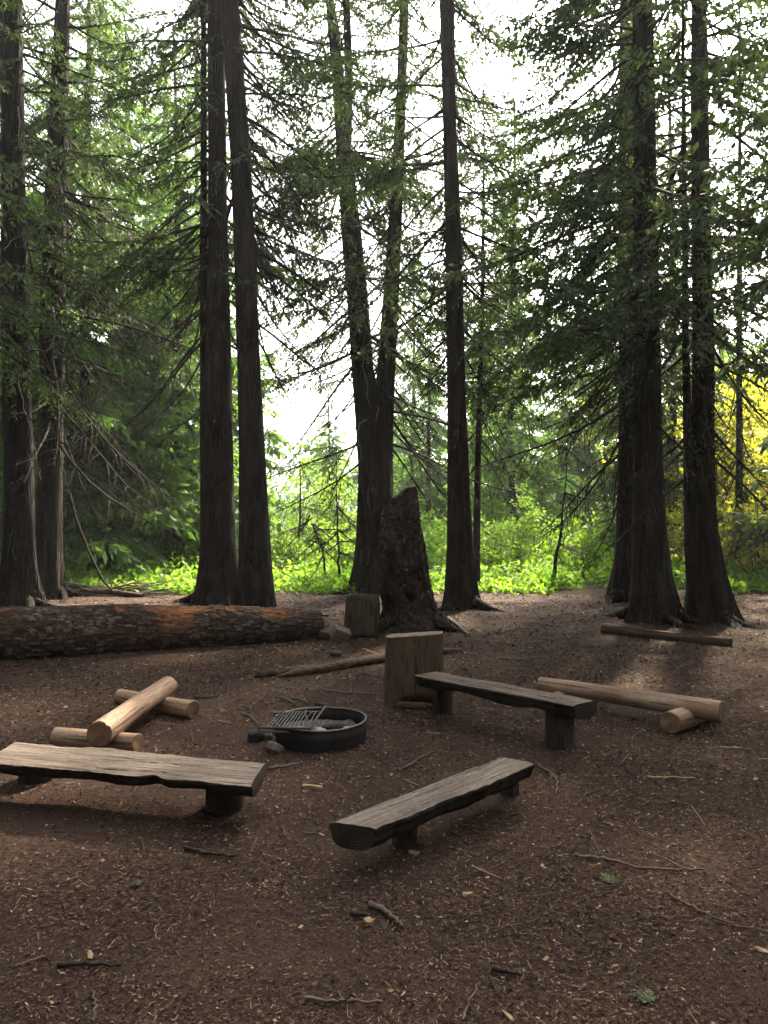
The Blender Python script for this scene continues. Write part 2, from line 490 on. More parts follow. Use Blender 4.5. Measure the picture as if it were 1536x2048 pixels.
def px_trunk(rows, Y, top=22.0, zlow=-.08, step=.28):
    """rows: (py, left px, right px) of a trunk standing at distance Y -> centreline and radii."""
    rows = sorted(rows, key=lambda q: -q[0])
    pts = np.array([[*at((a + b) / 2, y, Y), (b - a) / 2 / F * Y] for y, a, b in rows])
    z = np.concatenate([np.arange(zlow, .9, .09), np.arange(max(.9, zlow), top, step)])
    zs, o = pts[:, 2], np.argsort(pts[:, 2])
    x = np.interp(z, zs[o], pts[o, 0]); rad = np.interp(z, zs[o], pts[o, 3])
    hi = z > zs.max()
    if hi.any():
        k1, k0 = pts[o[-1]], pts[o[-2]] if len(o) > 1 else pts[o[-1]]
        sl = (k1[0] - k0[0]) / max(.5, k1[2] - k0[2])
        x[hi] = k1[0] + sl * (z[hi] - zs.max()); rad[hi] = np.maximum(.02, k1[3] * (1 - .9 * (z[hi] - zs.max()) / max(.1, (top - zs.max()))))
    lo = z < zs.min()
    rad[lo] = pts[o[0], 3]; x[lo] = pts[o[0], 0]
    return np.stack([x, np.full_like(z, Y), z], 1), rad

def crown_on(C, rad, rng, wood_mb, leaf_mb, z0, z1, n, L0, L1, tpls, pitch=(-18, 12), az_ok=None, keep=1.0, fat=1.0):
    for i in range(n):
        z = z0 + (z1 - z0) * ((i + rng.rand()) / n)
        az = rng.uniform(0, 2 * np.pi)
        if az_ok is not None:
            for _ in range(12):
                if az_ok(az): break
                az = rng.uniform(0, 2 * np.pi)
        k = np.array([np.interp(z, C[:, 2], C[:, q]) for q in range(3)])
        r = np.interp(z, C[:, 2], rad) * .7
        k = k + np.array([math.cos(az) * r, math.sin(az) * r, 0])
        Ll = (L0 + (L1 - L0) * (z - z0) / max(.1, z1 - z0)) * rng.uniform(.65, 1.2)
        big = tpls is TPL and Ll > 2.8
        s = Ll / (3.7 if big else 2.4); tp = TPL_BIG if big else tpls
        place_limb(tp[rng.randint(len(tp))], k, az, R(rng.uniform(*pitch)), s, wood_mb, leaf_mb, fat, keep, rng)

def tree(name, label, stems, live=(5, 20, 60, 3.0, 1.2), dead=(1.5, 6, 14, 2.6, 2.2), seed=1, flare=.5, lobes=6, keep=1.0,
         tpls=None, az_ok=None, dead_az=None, fmat='needles', group=None, twigs=(), flare_h=.45, pitch=(-18, 12), seg=26, dead_pitch=(-38, -8)):
    """stems: list of (rows, Y, top). live/dead: z0, z1, count, length at z0, length at z1."""
    rng = np.random.RandomState(seed)
    tr, cr = MB(), MB()
    st = [px_trunk(rows, Y, top, -.08 if rows[0][0] > 1000 else float(at(0, rows[0][0], Y)[2]) - .1) for rows, Y, top in stems]
    for i, (C, r) in enumerate(st):
        trunk_tube(tr, C, r, seg, flare if i == 0 or stems[i][0][0][0] > 1100 else .05, flare_h, lobes, .05, seed * 10 + i)
    if flare >= .3:
        for k in range(7):
            a_ = rng.uniform(0, 6.28); rr0 = st[0][1][2] * (1 + flare * .5); L_ = rng.uniform(.35, .9); t_ = np.linspace(0, 1, 9)
            turn = rng.uniform(-.7, .7)
            Pr = np.stack([st[0][0][0][0] + np.cos(a_ + turn * t_) * (rr0 * .75 + L_ * t_), st[0][0][0][1] + np.sin(a_ + turn * t_) * (rr0 * .75 + L_ * t_), .17 * (1 - t_) ** 2.2 - .05 * t_ + .012], 1)
            tube(tr, Pr, np.linspace(.10, .03, 9) * rng.uniform(.7, 1.15), 9)
    b = st[0][0][0]
    root = thing(name, label, 'tree', (b[0], b[1], 0), 0, group)
    off = np.array([b[0], b[1], 0])
    C0, r0 = st[0]
    if live:
        for i, (C, r) in enumerate(st):
            nn = int(live[2] * 2.2 / len(st))
            crown_on(C, r, rng, tr, cr, live[0], live[1], nn, live[3], live[4], tpls or TPL, pitch, az_ok, keep)
    for m_ in (tr, cr):
        m_.v = [v - off for v in m_.v]
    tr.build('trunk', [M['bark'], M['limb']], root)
    if cr.v: cr.build('crown', M[fmat], root)
    if dead:
        for i in range(dead[2]):
            one = MB()
            crown_on(*st[i % len(st)], rng, one, None, *( (lambda a: (a, a + .3))(dead[0] + (dead[1] - dead[0]) * (i + rng.rand()) / dead[2]) ), 1,
                     dead[3] + (dead[4] - dead[3]) * i / dead[2], dead[3] + (dead[4] - dead[3]) * i / dead[2], TPL_DEAD, dead_pitch, dead_az or az_ok, fat=1.1)
            one.v = [v - off for v in one.v]
            one.build('branch', [M['limb'], M['limb']], root)
    for pts, Y in twigs:
        one = MB()
        P = np.array([at(x, y, Y) for x, y in pts]) - off
        k = np.linspace(0, len(P) - 1, len(P) * 4)
        Q = np.stack([np.interp(k, np.arange(len(P)), P[:, c]) for c in range(3)], 1)
        Q += rng.normal(0, .007, Q.shape)
        tube(one, Q, np.linspace(.010, .004, len(Q)), 5)
        one.build('dead_twig', M['pale_twig'], root)
    return root, st

right_az = lambda a: math.cos(a) > -.35
left_az = lambda a: math.cos(a) < .35
side_az = lambda a: abs(math.cos(a)) > .35
back_az = lambda a: math.sin(a) > -.3

NEAR = 'conifers standing round the clearing'
tree('conifer_tree', 'big dark conifer trunk at the left edge with pale crooked twigs on its bark',
     [([(1215, 3, 74), (1100, 8, 68), (900, 10, 64), (700, 6, 57), (400, 4, 50), (0, 0, 42)], 14.5, 21)],
     (5.5, 20, 46, 2.6, 1.2), (3.2, 8.5, 14, 2.2, 2.0), 11, twigs=[
         ([(8, 500), (25, 480), (45, 470), (50, 455)], 14.1), ([(38, 690), (42, 720), (36, 760), (52, 830), (64, 860), (80, 960)], 14.1),
         ([(2, 408), (10, 380), (25, 352)], 14.1), ([(36, 215), (40, 245), (34, 300)], 14.1)], az_ok=lambda a: math.sin(a) > -.75)
tree('conifer_tree', 'conifer trunk with long bare branches sweeping right, second from the left edge',
     [([(1192, 70, 122), (1100, 72, 120), (900, 78, 124), (700, 80, 128), (470, 86, 131), (0, 112, 138)], 16.2, 21)],
     (7.4, 20, 40, 3.2, 1.3), (3.0, 9.0, 34, 3.4, 3.0), 12, dead_az=lambda a: math.cos(a) > .25, lobes=7, flare=.6,
     dead_pitch=(-34, 4), twigs=[([(60, 330), (66, 380), (58, 450), (40, 490)], 15.8), ([(82, 500), (84, 560), (100, 640)], 15.8)])
tree('conifer_tree', 'thin dark trunk half hidden just right of the second trunk from the left edge',
     [([(1170, 115, 129), (900, 116, 128), (500, 124, 134), (0, 132, 140)], 18.2, 17)], (5.5, 16, 24, 2.4, 1.0), (2, 6, 8, 2.4, 2.0), 13, flare=.25)
tree('conifer_tree', 'slender dark trunk pressed against the left side of the middle left pair',
     [([(1180, 402, 420), (900, 400, 416), (500, 400, 415), (0, 402, 412)], 15.5, 19)], (6, 18, 22, 2.4, 1.0), (3.5, 7, 6, 1.8, 1.6), 14, flare=.3)
tree('conifer_tree', 'thick dark trunk with flaring roots, left of the pair behind the fallen log',
     [([(1207, 398, 474), (1100, 402, 470), (900, 408, 466), (700, 412, 462), (500, 416, 456), (300, 417, 452), (0, 415, 448)], 15.2, 22)],
     (6.4, 20, 40, 2.8, 1.2), (4.0, 7.5, 12, 2.4, 2.2), 15, lobes=5, flare=.42, az_ok=lambda a: math.cos(a) < .35 and math.sin(a) > -.3)
tree('conifer_tree', 'straight trunk leaning slightly left, right one of the pair behind the fallen log',
     [([(1211, 478, 544), (1100, 480, 540), (900, 478, 530), (700, 474, 519), (500, 468, 511), (300, 460, 500), (0, 441, 476)], 14.8, 22)],
     (6.4, 20, 54, 3.0, 1.4), (4.8, 7.5, 9, 2.0, 2.0), 16, keep=.78, lobes=6, flare=.22, az_ok=lambda a: math.sin(a) > -.25 and math.cos(a) > -.6)
tree('forked_conifer', 'forked conifer trunk splitting into three stems, directly behind the broken snag',
     [([(1185, 708, 786), (1060, 714, 784), (940, 717, 783), (850, 712, 772), (750, 704, 748), (600, 694, 737), (480, 684, 724), (350, 676, 709), (290, 672, 700), (150, 664, 688), (0, 650, 668)], 17.2, 20),
      ([(1100, 738, 788), (900, 742, 786), (760, 752, 790), (650, 762, 796), (400, 780, 806), (200, 792, 812), (0, 800, 818)], 17.3, 20),
      ([(300, 686, 703), (150, 690, 706), (0, 685, 700)], 17.4, 18)],
     (5.0, 19, 96, 2.8, 1.4), (3.0, 6.8, 44, 3.3, 2.6), 17, keep=.95, az_ok=lambda a: abs(math.cos(a)) > .3 and math.sin(a) > -.45, lobes=6, flare=.35, dead_pitch=(-36, 0), twigs=[
         ([(718, 704), (728, 715), (726, 740), (735, 765), (734, 790), (740, 815)], 16.8), ([(736, 838), (720, 845), (714, 870), (720, 895), (724, 925)], 16.8),
         ([(700, 470), (707, 490), (712, 503)], 16.8), ([(756, 815), (752, 845)], 16.8)])
tree('conifer_tree', 'straight bare trunk right of the broken snag, flaring at its roots',
     [([(1214, 893, 955), (1100, 895, 946), (1000, 895, 940), (800, 894, 932), (500, 891, 924), (250, 886, 913), (0, 879, 908)], 14.6, 22)],
     (5.6, 20, 60, 2.6, 1.2), (4.0, 7.5, 14, 1.8, 1.5), 18, lobes=7, flare=.34, az_ok=lambda a: math.sin(a) > -.6)
tree('slender_conifer', 'pencil thin dark trunk beside the straight bare trunk right of the snag',
     [([(1168, 944, 960), (900, 950, 962), (600, 961, 969), (290, 966, 970), (160, 967, 969)], 17.6, 11.5)], (4.5, 11.3, 60, 1.5, .55), (2.6, 5, 10, 2.0, 1.8), 19, flare=.15, keep=.8)
tree('conifer_tree', 'dark trunk tucked behind the massive trunk at right, its left neighbour',
     [([(1200, 1222, 1278), (1100, 1232, 1278), (900, 1238, 1276), (600, 1238, 1272), (300, 1238, 1270), (0, 1240, 1266)], 15.8, 21)],
     (4.6, 20, 66, 3.4, 1.4), (2.6, 6, 12, 3.2, 2.6), 20, lobes=5, flare=.4, az_ok=left_az)
tree('conifer_tree', 'massive dark trunk with buttress roots behind the thin log at right',
     [([(1246, 1266, 1352), (1150, 1266, 1338), (1000, 1268, 1327), (800, 1270, 1322), (600, 1270, 1318), (400, 1268, 1313), (0, 1266, 1304)], 12.7, 22)],
     (4.7, 20, 66, 3.1, 1.4), (2.8, 5.5, 10, 2.6, 2.2), 21, lobes=7, flare=.42, az_ok=lambda a: math.cos(a) < .6)
tree('conifer_tree', 'dark twin stemmed trunk with roots sweeping out right, near the right edge',
     [([(1243, 1388, 1462), (1150, 1380, 1446), (1050, 1378, 1430), (850, 1384, 1427), (700, 1386, 1428), (450, 1384, 1420), (200, 1382, 1416), (0, 1384, 1412)], 12.8, 22),
      ([(1235, 1380, 1412), (1100, 1370, 1394), (900, 1367, 1386), (700, 1365, 1378), (400, 1364, 1374)], 12.7, 13)],
     (5.0, 20, 46, 2.8, 1.4), (2.2, 5.5, 16, 2.4, 2.0), 22, lobes=6, flare=.45)
tree('conifer_tree', 'slim trunk far back among golden leaves at the right edge',
     [([(1160, 1470, 1486), (900, 1472, 1485), (500, 1474, 1484)], 20.5, 17)], (5.5, 16, 26, 2.2, 1.0), (1.6, 5.0, 12, 2.0, 2.0), 23, flare=.2)
# trees that reach in from beside the frame: their branches hang into the right and left top corners
tree('conifer_tree', 'conifer beyond the right edge whose drooping branches hang into the top right corner',
     [([(1300, 1860, 1960), (0, 1880, 1950)], 9.6, 20)], (5.0, 18, 56, 3.6, 1.6), None, 24, az_ok=lambda a: math.cos(a) < .5)
tree('conifer_tree', 'conifer beyond the left edge whose dark branches fill the top left corner',
     [([(1300, -330, -230), (0, -320, -250)], 11.5, 20)], (4.6, 18, 52, 3.4, 1.6), None, 25, az_ok=lambda a: math.cos(a) > -.5)

# ------------------------------------------------------------------ background conifers (shared meshes)
def far_tree(seed, H, L, n, z0):
    rng = np.random.RandomState(seed)
    tr, cr = MB(), MB()
    z = np.concatenate([np.arange(-.1, 1, .2), np.arange(1, H, .8)])
    C = np.stack([.12 * np.sin(z * .3 + seed), .12 * np.cos(z * .23 + seed), z], 1)
    r = .17 * (1 - z / (H * 1.04)) + .01
    trunk_tube(tr, C, r, 10, .4, .4, 5, .05, seed)
    crown_on(C, r, rng, tr, cr, z0, H - .3, n, L, .4, TPL_FAR, (-24, 8))
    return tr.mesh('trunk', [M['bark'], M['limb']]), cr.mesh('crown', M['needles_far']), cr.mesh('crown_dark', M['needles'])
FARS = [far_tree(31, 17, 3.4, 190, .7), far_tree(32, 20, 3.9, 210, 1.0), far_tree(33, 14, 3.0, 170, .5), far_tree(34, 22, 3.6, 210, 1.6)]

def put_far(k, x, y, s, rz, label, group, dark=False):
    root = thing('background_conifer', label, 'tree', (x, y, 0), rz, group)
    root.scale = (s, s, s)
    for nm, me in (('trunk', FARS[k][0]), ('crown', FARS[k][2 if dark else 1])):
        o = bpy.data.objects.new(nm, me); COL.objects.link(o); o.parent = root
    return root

GL = 'dense conifers filling the left background'
GR = 'conifers filling the right background'
GC = 'thin conifers against the white middle sky'
bgx = [  # mesh, px, distance, scale, dark, label
    (0, -120, 21, 1.0, 0, 'bushy green conifer beyond the left edge, behind the first trunk', GL),
    (2, 40, 24, 1.1, 0, 'bushy conifer behind the gap between the two leftmost trunks', GL),
    (1, 175, 22, 1.0, 0, 'tall bright green conifer right of the two leftmost trunks', GL),
    (0, 262, 25, 1.05, 0, 'bright green drooping conifer midway between the left trunks and the middle pair', GL),
    (2, 345, 23, 1.15, 0, 'low dense conifer just left of the middle left pair', GL),
    (3, 120, 30, 1.0, 0, 'tall pale conifer furthest back behind the left trunks', GL),
    (1, 330, 32, 1.0, 0, 'tall pale conifer furthest back, left of the middle left pair', GL),
    (3, 400, 27, .9, 0, 'tall conifer hidden behind the slender trunk of the middle left pair', GL),
    (2, 770, 40, .8, 0, 'slim conifer seen through the fork of the forked tree', GC),
    (2, 940, 38, .8, 0, 'slim conifer right behind the straight bare trunk', GC),
    (3, 826, 49, .95, 0, 'hazy conifer far back between the forked tree and the straight bare trunk', GC),
    (3, 1018, 47, 1.0, 0, 'hazy conifer far back, right of the pencil thin trunk', GC),
    (2, 655, 36, .55, 0, 'small conifer seen low through the gap left of the forked tree', GC),
    (2, 860, 36, .75, 0, 'conifer in the gap between the forked tree and the straight bare trunk', GC),
    (3, 1025, 30, .85, 0, 'conifer with loose crown right of the pencil thin trunk', GR),
    (2, 1120, 40, 1.0, 0, 'small hazy conifer above the meadow left of the massive trunk', GR),
    (3, 1215, 38, .9, 0, 'tall hazy conifer directly behind the massive trunk pair', GR),
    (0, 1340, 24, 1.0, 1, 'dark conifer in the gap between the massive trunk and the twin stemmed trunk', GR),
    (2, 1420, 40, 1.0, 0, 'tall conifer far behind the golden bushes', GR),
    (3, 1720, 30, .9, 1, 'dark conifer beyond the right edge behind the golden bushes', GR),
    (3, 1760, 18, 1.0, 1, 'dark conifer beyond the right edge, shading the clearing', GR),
]
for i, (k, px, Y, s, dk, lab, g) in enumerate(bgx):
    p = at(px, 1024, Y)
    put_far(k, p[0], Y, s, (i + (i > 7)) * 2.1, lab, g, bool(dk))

def wood_around():
    """The unseen forest behind and beside the camera, added to shade the clearing from those sides."""
    mb = MB(); rng = np.random.RandomState(12)
    spots = [(d * math.sin(a) * 1.15, 2 + d * math.cos(a)) for a, d in ((R(72 + 216 * i / 19), rng.uniform(10, 13.5)) for i in range(20))]
    for i, (x, y) in enumerate(spots + [(10.6, 12.6), (12.6, 16.5), (9.8, 8.0), (-9.8, 9.6), (-11.2, 13.2), (-8.5, 6.0)]):  # listed trees added out of view to cut stray sun and side light
        tr_, cr_ = FARS[i % 4][0], FARS[i % 4][2]
        rz = rng.uniform(0, 6.28); c_, s_ = math.cos(rz), math.sin(rz)
        for me, mi in ((tr_, 0), (cr_, 1)):
            V = np.empty(len(me.vertices) * 3, np.float32); me.vertices.foreach_get('co', V); V = V.reshape(-1, 3)
            F_ = np.empty(len(me.loops), np.int32); me.loops.foreach_get('vertex_index', F_)
            st = np.empty(len(me.polygons), np.int32); me.polygons.foreach_get('loop_start', st)
            q = np.diff(np.append(st, len(F_))) == 4
            V = np.stack([V[:, 0] * c_ - V[:, 1] * s_ + x, V[:, 0] * s_ + V[:, 1] * c_ + y, V[:, 2]], 1)
            mb.add(V, F_[st[q][:, None] + np.arange(4)[None]], mi, False)
    tag(mb.build('unseen_shade_forest', [M['bark'], M['needles']]), 'unseen forest of dark conifers behind and beside the viewer, added to shade the clearing', 'forest', kind='stuff')
wood_around()

# ------------------------------------------------------------------ broadleaf plants
def leaf_cloud(rng, cen, rad, n, size):
    """n small folded leaves spread through an ellipsoid, in sprays."""
    d = rng.normal(size=(n, 3)); d /= np.linalg.norm(d, axis=1)[:, None]
    p = cen + d * (rng.rand(n, 1) ** .45) * np.asarray(rad)
    ld = d * .5 + rng.normal(size=(n, 3)) * .7 + np.array([0, 0, -.15]); ld /= np.linalg.norm(ld, axis=1)[:, None]
    nn = rng.normal(size=(n, 3)) * .6 + np.array([0, 0, 1.0])
    w = np.cross(ld, nn); w /= np.linalg.norm(w, axis=1)[:, None] + 1e-6
    l = size * rng.uniform(.5, 1.3, (n, 1))
    return np.stack([p, p + ld * l * .5 + w * l * .32, p + ld * l, p + ld * l * .5 - w * l * .32], 1)

def shrub_mesh(seed, h, w, clumps, per, size, mat, stems=5):
    rng = np.random.RandomState(seed)
    sm, lf = MB(), MB()
    tips = []
    for s in range(stems):
        a = rng.uniform(0, 6.28); e = np.array([math.cos(a) * w * rng.uniform(.1, .45), math.sin(a) * w * rng.uniform(.1, .45), h * rng.uniform(.6, .98)])
        q = np.linspace(0, 1, 6)[:, None]
        P = q * e + np.array([0, 0, 1]) * 0 + np.sin(q * 3) * rng.normal(0, .08 * w, 3)
        P[:, 2] = q[:, 0] * e[2]
        tube(sm, P, np.linspace(.008 + .006 * h, .004, 6), 5)
        tips.append(P)
        for b in range(4):
            k = rng.randint(2, 5); d = np.array([rng.normal(0, .3 * w), rng.normal(0, .3 * w), rng.uniform(0, .25) * h])
            B = np.stack([P[k], P[k] + d * .6, P[k] + d]); tube(sm, B, np.array([.007, .005, .003]), 3); tips.append(B)
    for c in range(clumps):
        B = tips[rng.randint(len(tips))]; p = B[rng.randint(1, len(B))] + rng.normal(0, .10 * w, 3)
        p[2] = max(.08 * h, p[2])
        lf.quads(leaf_cloud(rng, p, np.array([.16, .16, .09]) * w * rng.uniform(.6, 1.3), per, size))
    return sm.mesh('stem', M['limb']), lf.mesh('foliage', mat)

def put_shrub(meshes, name, x, y, s, rz, label, group=None, cat='shrub'):
    root = thing(name, label, cat, (x, y, float(ground_z(x, y)) - .02), rz, group)
    root.scale = (s, s, s)
    for nm, me in zip(('stem', 'foliage'), meshes):
        o = bpy.data.objects.new(nm, me); COL.objects.link(o); o.parent = root

SH = [shrub_mesh(41, 1.5, 1.6, 60, 26, .11, M['bush']), shrub_mesh(42, 1.1, 1.7, 55, 26, .10, M['herb']), shrub_mesh(43, 2.6, 2.0, 80, 26, .12, M['bush'], 6)]
GO = [shrub_mesh(44, 2.4, 2.2, 80, 24, .12, M['gold'], 6), shrub_mesh(45, 4.6, 3.0, 110, 26, .14, M['gold'], 7)]
TALL = shrub_mesh(46, 4.2, 2.4, 90, 24, .12, M['bush'], 4)
GS = 'bright shrubs along the far edge of the clearing'
for i, (m_, px, Y, s, lab) in enumerate([
    (1, 165, 20.5, 1.0, 'low bright shrub right of the thin trunk at left'),
    (0, 215, 23.0, 1.1, 'bright shrub behind the brush pile at left'),
    (1, 290, 22.0, 1.0, 'low bright shrub midway along the left meadow'),
    (0, 360, 23.5, 1.0, 'bright shrub just left of the slender middle trunk'),
    (2, 575, 23.0, .6, 'tall bright shrub right of the middle left pair'),
    (1, 655, 18.6, .5, 'small dark green shrub at the foot of two saplings left of the forked tree'),
    (0, 690, 22.5, 1.1, 'bright shrub close left of the forked tree'),
    (2, 850, 24.0, .7, 'tall bright shrub between the snag and the straight bare trunk'),
    (0, 985, 21.0, 1.05, 'bright shrub right of the pencil thin trunk'),
    (2, 1035, 22.5, .85, 'tallest bright shrub in the middle of the right meadow'),
    (1, 1108, 18.2, .55, 'small leafy shrub round the foot of the leaning sapling'),
    (0, 1165, 21.0, 1.0, 'bright shrub left of the massive trunk'),
    (2, 1210, 23.5, .7, 'tall bright shrub partly behind the massive trunk pair')]):
    p = at(px, 1024, Y); put_shrub(SH[m_], 'shrub', p[0], Y, s, i * 1.9, lab, GS)
GG = 'bushes tinted golden as by low sun at the right edge'
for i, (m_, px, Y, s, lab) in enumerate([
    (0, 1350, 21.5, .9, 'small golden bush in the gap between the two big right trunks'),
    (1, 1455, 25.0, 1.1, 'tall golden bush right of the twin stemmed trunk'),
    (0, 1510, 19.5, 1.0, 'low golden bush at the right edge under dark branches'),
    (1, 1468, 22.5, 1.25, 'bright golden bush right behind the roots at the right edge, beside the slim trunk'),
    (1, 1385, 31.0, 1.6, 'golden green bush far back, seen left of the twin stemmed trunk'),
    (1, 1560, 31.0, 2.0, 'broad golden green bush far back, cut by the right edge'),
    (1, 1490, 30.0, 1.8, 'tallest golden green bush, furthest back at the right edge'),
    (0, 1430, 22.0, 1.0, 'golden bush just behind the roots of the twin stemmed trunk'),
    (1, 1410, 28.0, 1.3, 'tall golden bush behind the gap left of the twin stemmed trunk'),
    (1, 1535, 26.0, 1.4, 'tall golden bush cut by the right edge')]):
    p = at(px, 1024, Y); put_shrub(GO[m_], 'sun_tinted_bush', p[0], Y, s, i * 2.3, lab, GG, 'bush')
for i, (px, Y, s, lab) in enumerate([(600, 27, .8, 'pale leafy young tree in the gap right of the middle left pair'), (665, 26, .9, 'pale leafy young tree close left of the forked tree'),
                                     (1000, 28, 1.05, 'pale leafy young tree in the meadow gap right of the pencil thin trunk')]):
    p = at(px, 1024, Y); put_shrub(TALL, 'young_tree', p[0], Y, s, i * 2.0, lab, 'pale young broadleaf trees beyond the meadow', 'tree')

def sapling(label, pts, Y, r0, seed, leaves=True):
    rng = np.random.RandomState(seed)
    P = np.array([at(x, y, Y) for x, y in pts]); P[0, 2] = -.05
    off = np.array([P[0, 0], P[0, 1], 0])
    root = thing('sapling', label, 'sapling', off, 0, 'thin saplings at the meadow edge')
    t = np.linspace(0, len(P) - 1, 14)
    Q = np.stack([np.interp(t, np.arange(len(P)), P[:, c]) for c in range(3)], 1) - off
    Q[1:] += rng.normal(0, .012, Q[1:].shape)
    tr, cr = MB(), MB()
    tube(tr, Q, np.linspace(r0, r0 * .08, len(Q)), 7, 0)
    for i in range(14):
        k = rng.randint(4, len(Q)); az = rng.uniform(0, 6.28)
        place_limb(TPL[rng.randint(9)] if leaves else TPL_DEAD[rng.randint(6)], Q[k], az, R(rng.uniform(-30, 20)), rng.uniform(.22, .5), tr, cr)
    tr.build('trunk', [M['bark'], M['limb']], root)
    if cr.v: cr.build('crown', M['needles'], root)
sapling('leaning dark sapling in the right meadow, left of the massive trunk', [(1104, 1180), (1112, 1120), (1122, 1060), (1128, 990), (1134, 900)], 17.9, .055, 61)
sapling('thin upright sapling left of the forked tree', [(679, 1165), (677, 1100), (674, 1000), (672, 860)], 18.3, .035, 62)
sapling('bare sapling leaning left, next to the thin upright sapling', [(654, 1160), (646, 1105), (632, 1070), (618, 1030)], 18.5, .035, 63, False)
sapling('crooked grey sapling among pale leaves right of the middle left pair', [(592, 1120), (598, 1080), (602, 1000), (600, 900)], 24, .07, 64)

# ground cover: one mass of herbs
def ground_cover():
    rng = np.random.RandomState(5)
    lf = MB()
    n = 5200
    y = 17.0 + 17.0 * rng.rand(n * 2) ** 1.5
    x = rng.uniform(-.62, .62, n * 2) * y
    ok = y > clearing_edge(x) + rng.normal(0, .3, n * 2) + .35 * sn(np.stack([x * .9, 0 * x, 0 * x], 1), 79)
    dens = sn(np.stack([x * .35, y * .35, 0 * x], 1), 77)
    ok &= (dens > -.45)
    x, y = x[ok][:n], y[ok][:n]
    h = (.18 + .75 * np.clip((y - 17.4) / 6, 0, 1) * (1 + .5 * (x > 1))) * rng.uniform(.5, 1.4, len(x)) * (1 + .35 * sn(np.stack([x, y, 0 * x], 1) * .5, 78))
    z = ground_z(x, y)
    for i in range(len(x)):
        k = 16
        c = np.array([x[i], y[i], z[i] + h[i] * .55])
        lf.quads(leaf_cloud(rng, c, np.array([.24, .24, h[i] * .5]), k, .13))
    tag(lf.build('ground_cover', M['herb']), 'bright green herbs and ferns carpeting the meadow behind the clearing', 'ground cover', kind='stuff')
ground_cover()

def far_wood():
    rng = np.random.RandomState(6)
    lf = MB()
    for i in range(520):
        x = rng.uniform(-60, 60); y = rng.uniform(42, 60)
        a = x / y
        gap = math.exp(-((a + .135) / .03) ** 2)
        hmax = (5.0 + 6.0 * abs(a - .0) * 2.2) * (1 - .8 * gap)
        hmax = min(hmax, 11)
        for j in range(2):
            c = np.array([x, y, rng.uniform(.2, 1) * hmax])
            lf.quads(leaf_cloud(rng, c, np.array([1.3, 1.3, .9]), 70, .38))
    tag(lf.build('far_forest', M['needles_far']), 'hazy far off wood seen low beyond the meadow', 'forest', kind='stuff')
far_wood()

# ------------------------------------------------------------------ logs and benches
def log_mesh(L, r0, r1, seed=1, seg=28, bark=0, end=1, wob=.05, n=26, checks=2, sq=1.0):
    """A round log along +X, bark slot and end-grain slot, with drying cracks cut along it."""
    rng = np.random.RandomState(seed)
    mb = MB()
    t = np.linspace(0, 1, n); th = np.arange(seg) * 2 * np.pi / seg
    r = (r0 + (r1 - r0) * t)[:, None] * np.ones(seg)[None]
    p = np.stack([t[:, None] * L * 1.2 + 0 * r, 1.3 * np.cos(th)[None] + 0 * r, 1.3 * np.sin(th)[None] + 0 * r], -1).reshape(-1, 3)
    r = r * (1 + wob * fbm(p, seed, 3).reshape(r.shape))
    for c in range(checks):
        a0 = rng.randint(seg); drift = rng.uniform(-1.2, 1.2); lo, hi = sorted(rng.uniform(-.1, 1.1, 2)); 
        if hi - lo < .4: lo, hi = 0, 1
        for i in range(n):
            if lo <= t[i] <= hi: r[i, int(a0 + drift * t[i]) % seg] *= .95
    bow = .012 * L * np.sin(t * np.pi) * rng.uniform(-1, 1)
    V = np.stack([t[:, None] * L + 0 * r, r * np.cos(th)[None] + bow[:, None], r * np.sin(th)[None] * sq], -1)
    V[0, :, 0] += .004 * np.sin(th * 3); V[-1, :, 0] += .004 * np.sin(th * 2)
    mb.add(V.reshape(-1, 3), grid_faces(n, seg), bark, True)
    for row, flip in ((V[0], True), (V[-1], False)):      # slightly dished end with a chamfer
        c = row.mean(0); inner = c + (row - c) * .93; inner[:, 0] += -.006 if flip else .006
        rings = np.concatenate([row, inner, c[None] + np.array([[-.006 if flip else .006, 0, 0]])])
        i = np.arange(seg); j = (i + 1) % seg
        q = np.stack([i, j, j + seg, i + seg], 1); tr_ = np.stack([i + seg, j + seg, np.full(seg, 2 * seg)], 1)
        if flip: q = q[:, ::-1]; tr_ = tr_[:, ::-1]
        mb.add(rings, q, end, False); mb.add(rings, tr_, end, False)
    return mb

def along(a, b):
    """Location and rotation that carry +X from a to b."""
    d = Vector(b) - Vector(a)
    return Vector(a), d.to_track_quat('X', 'Z').to_euler(), d.length

def log_part(name, a, b, r0, r1, mats, parent, seed, **kw):
    off = parent.location if parent is not None else Vector((0, 0, 0))
    loc, rot, L = along(a, b)
    return log_mesh(L, r0, r1, seed, **kw).build(name, mats, parent, loc - off, rot)

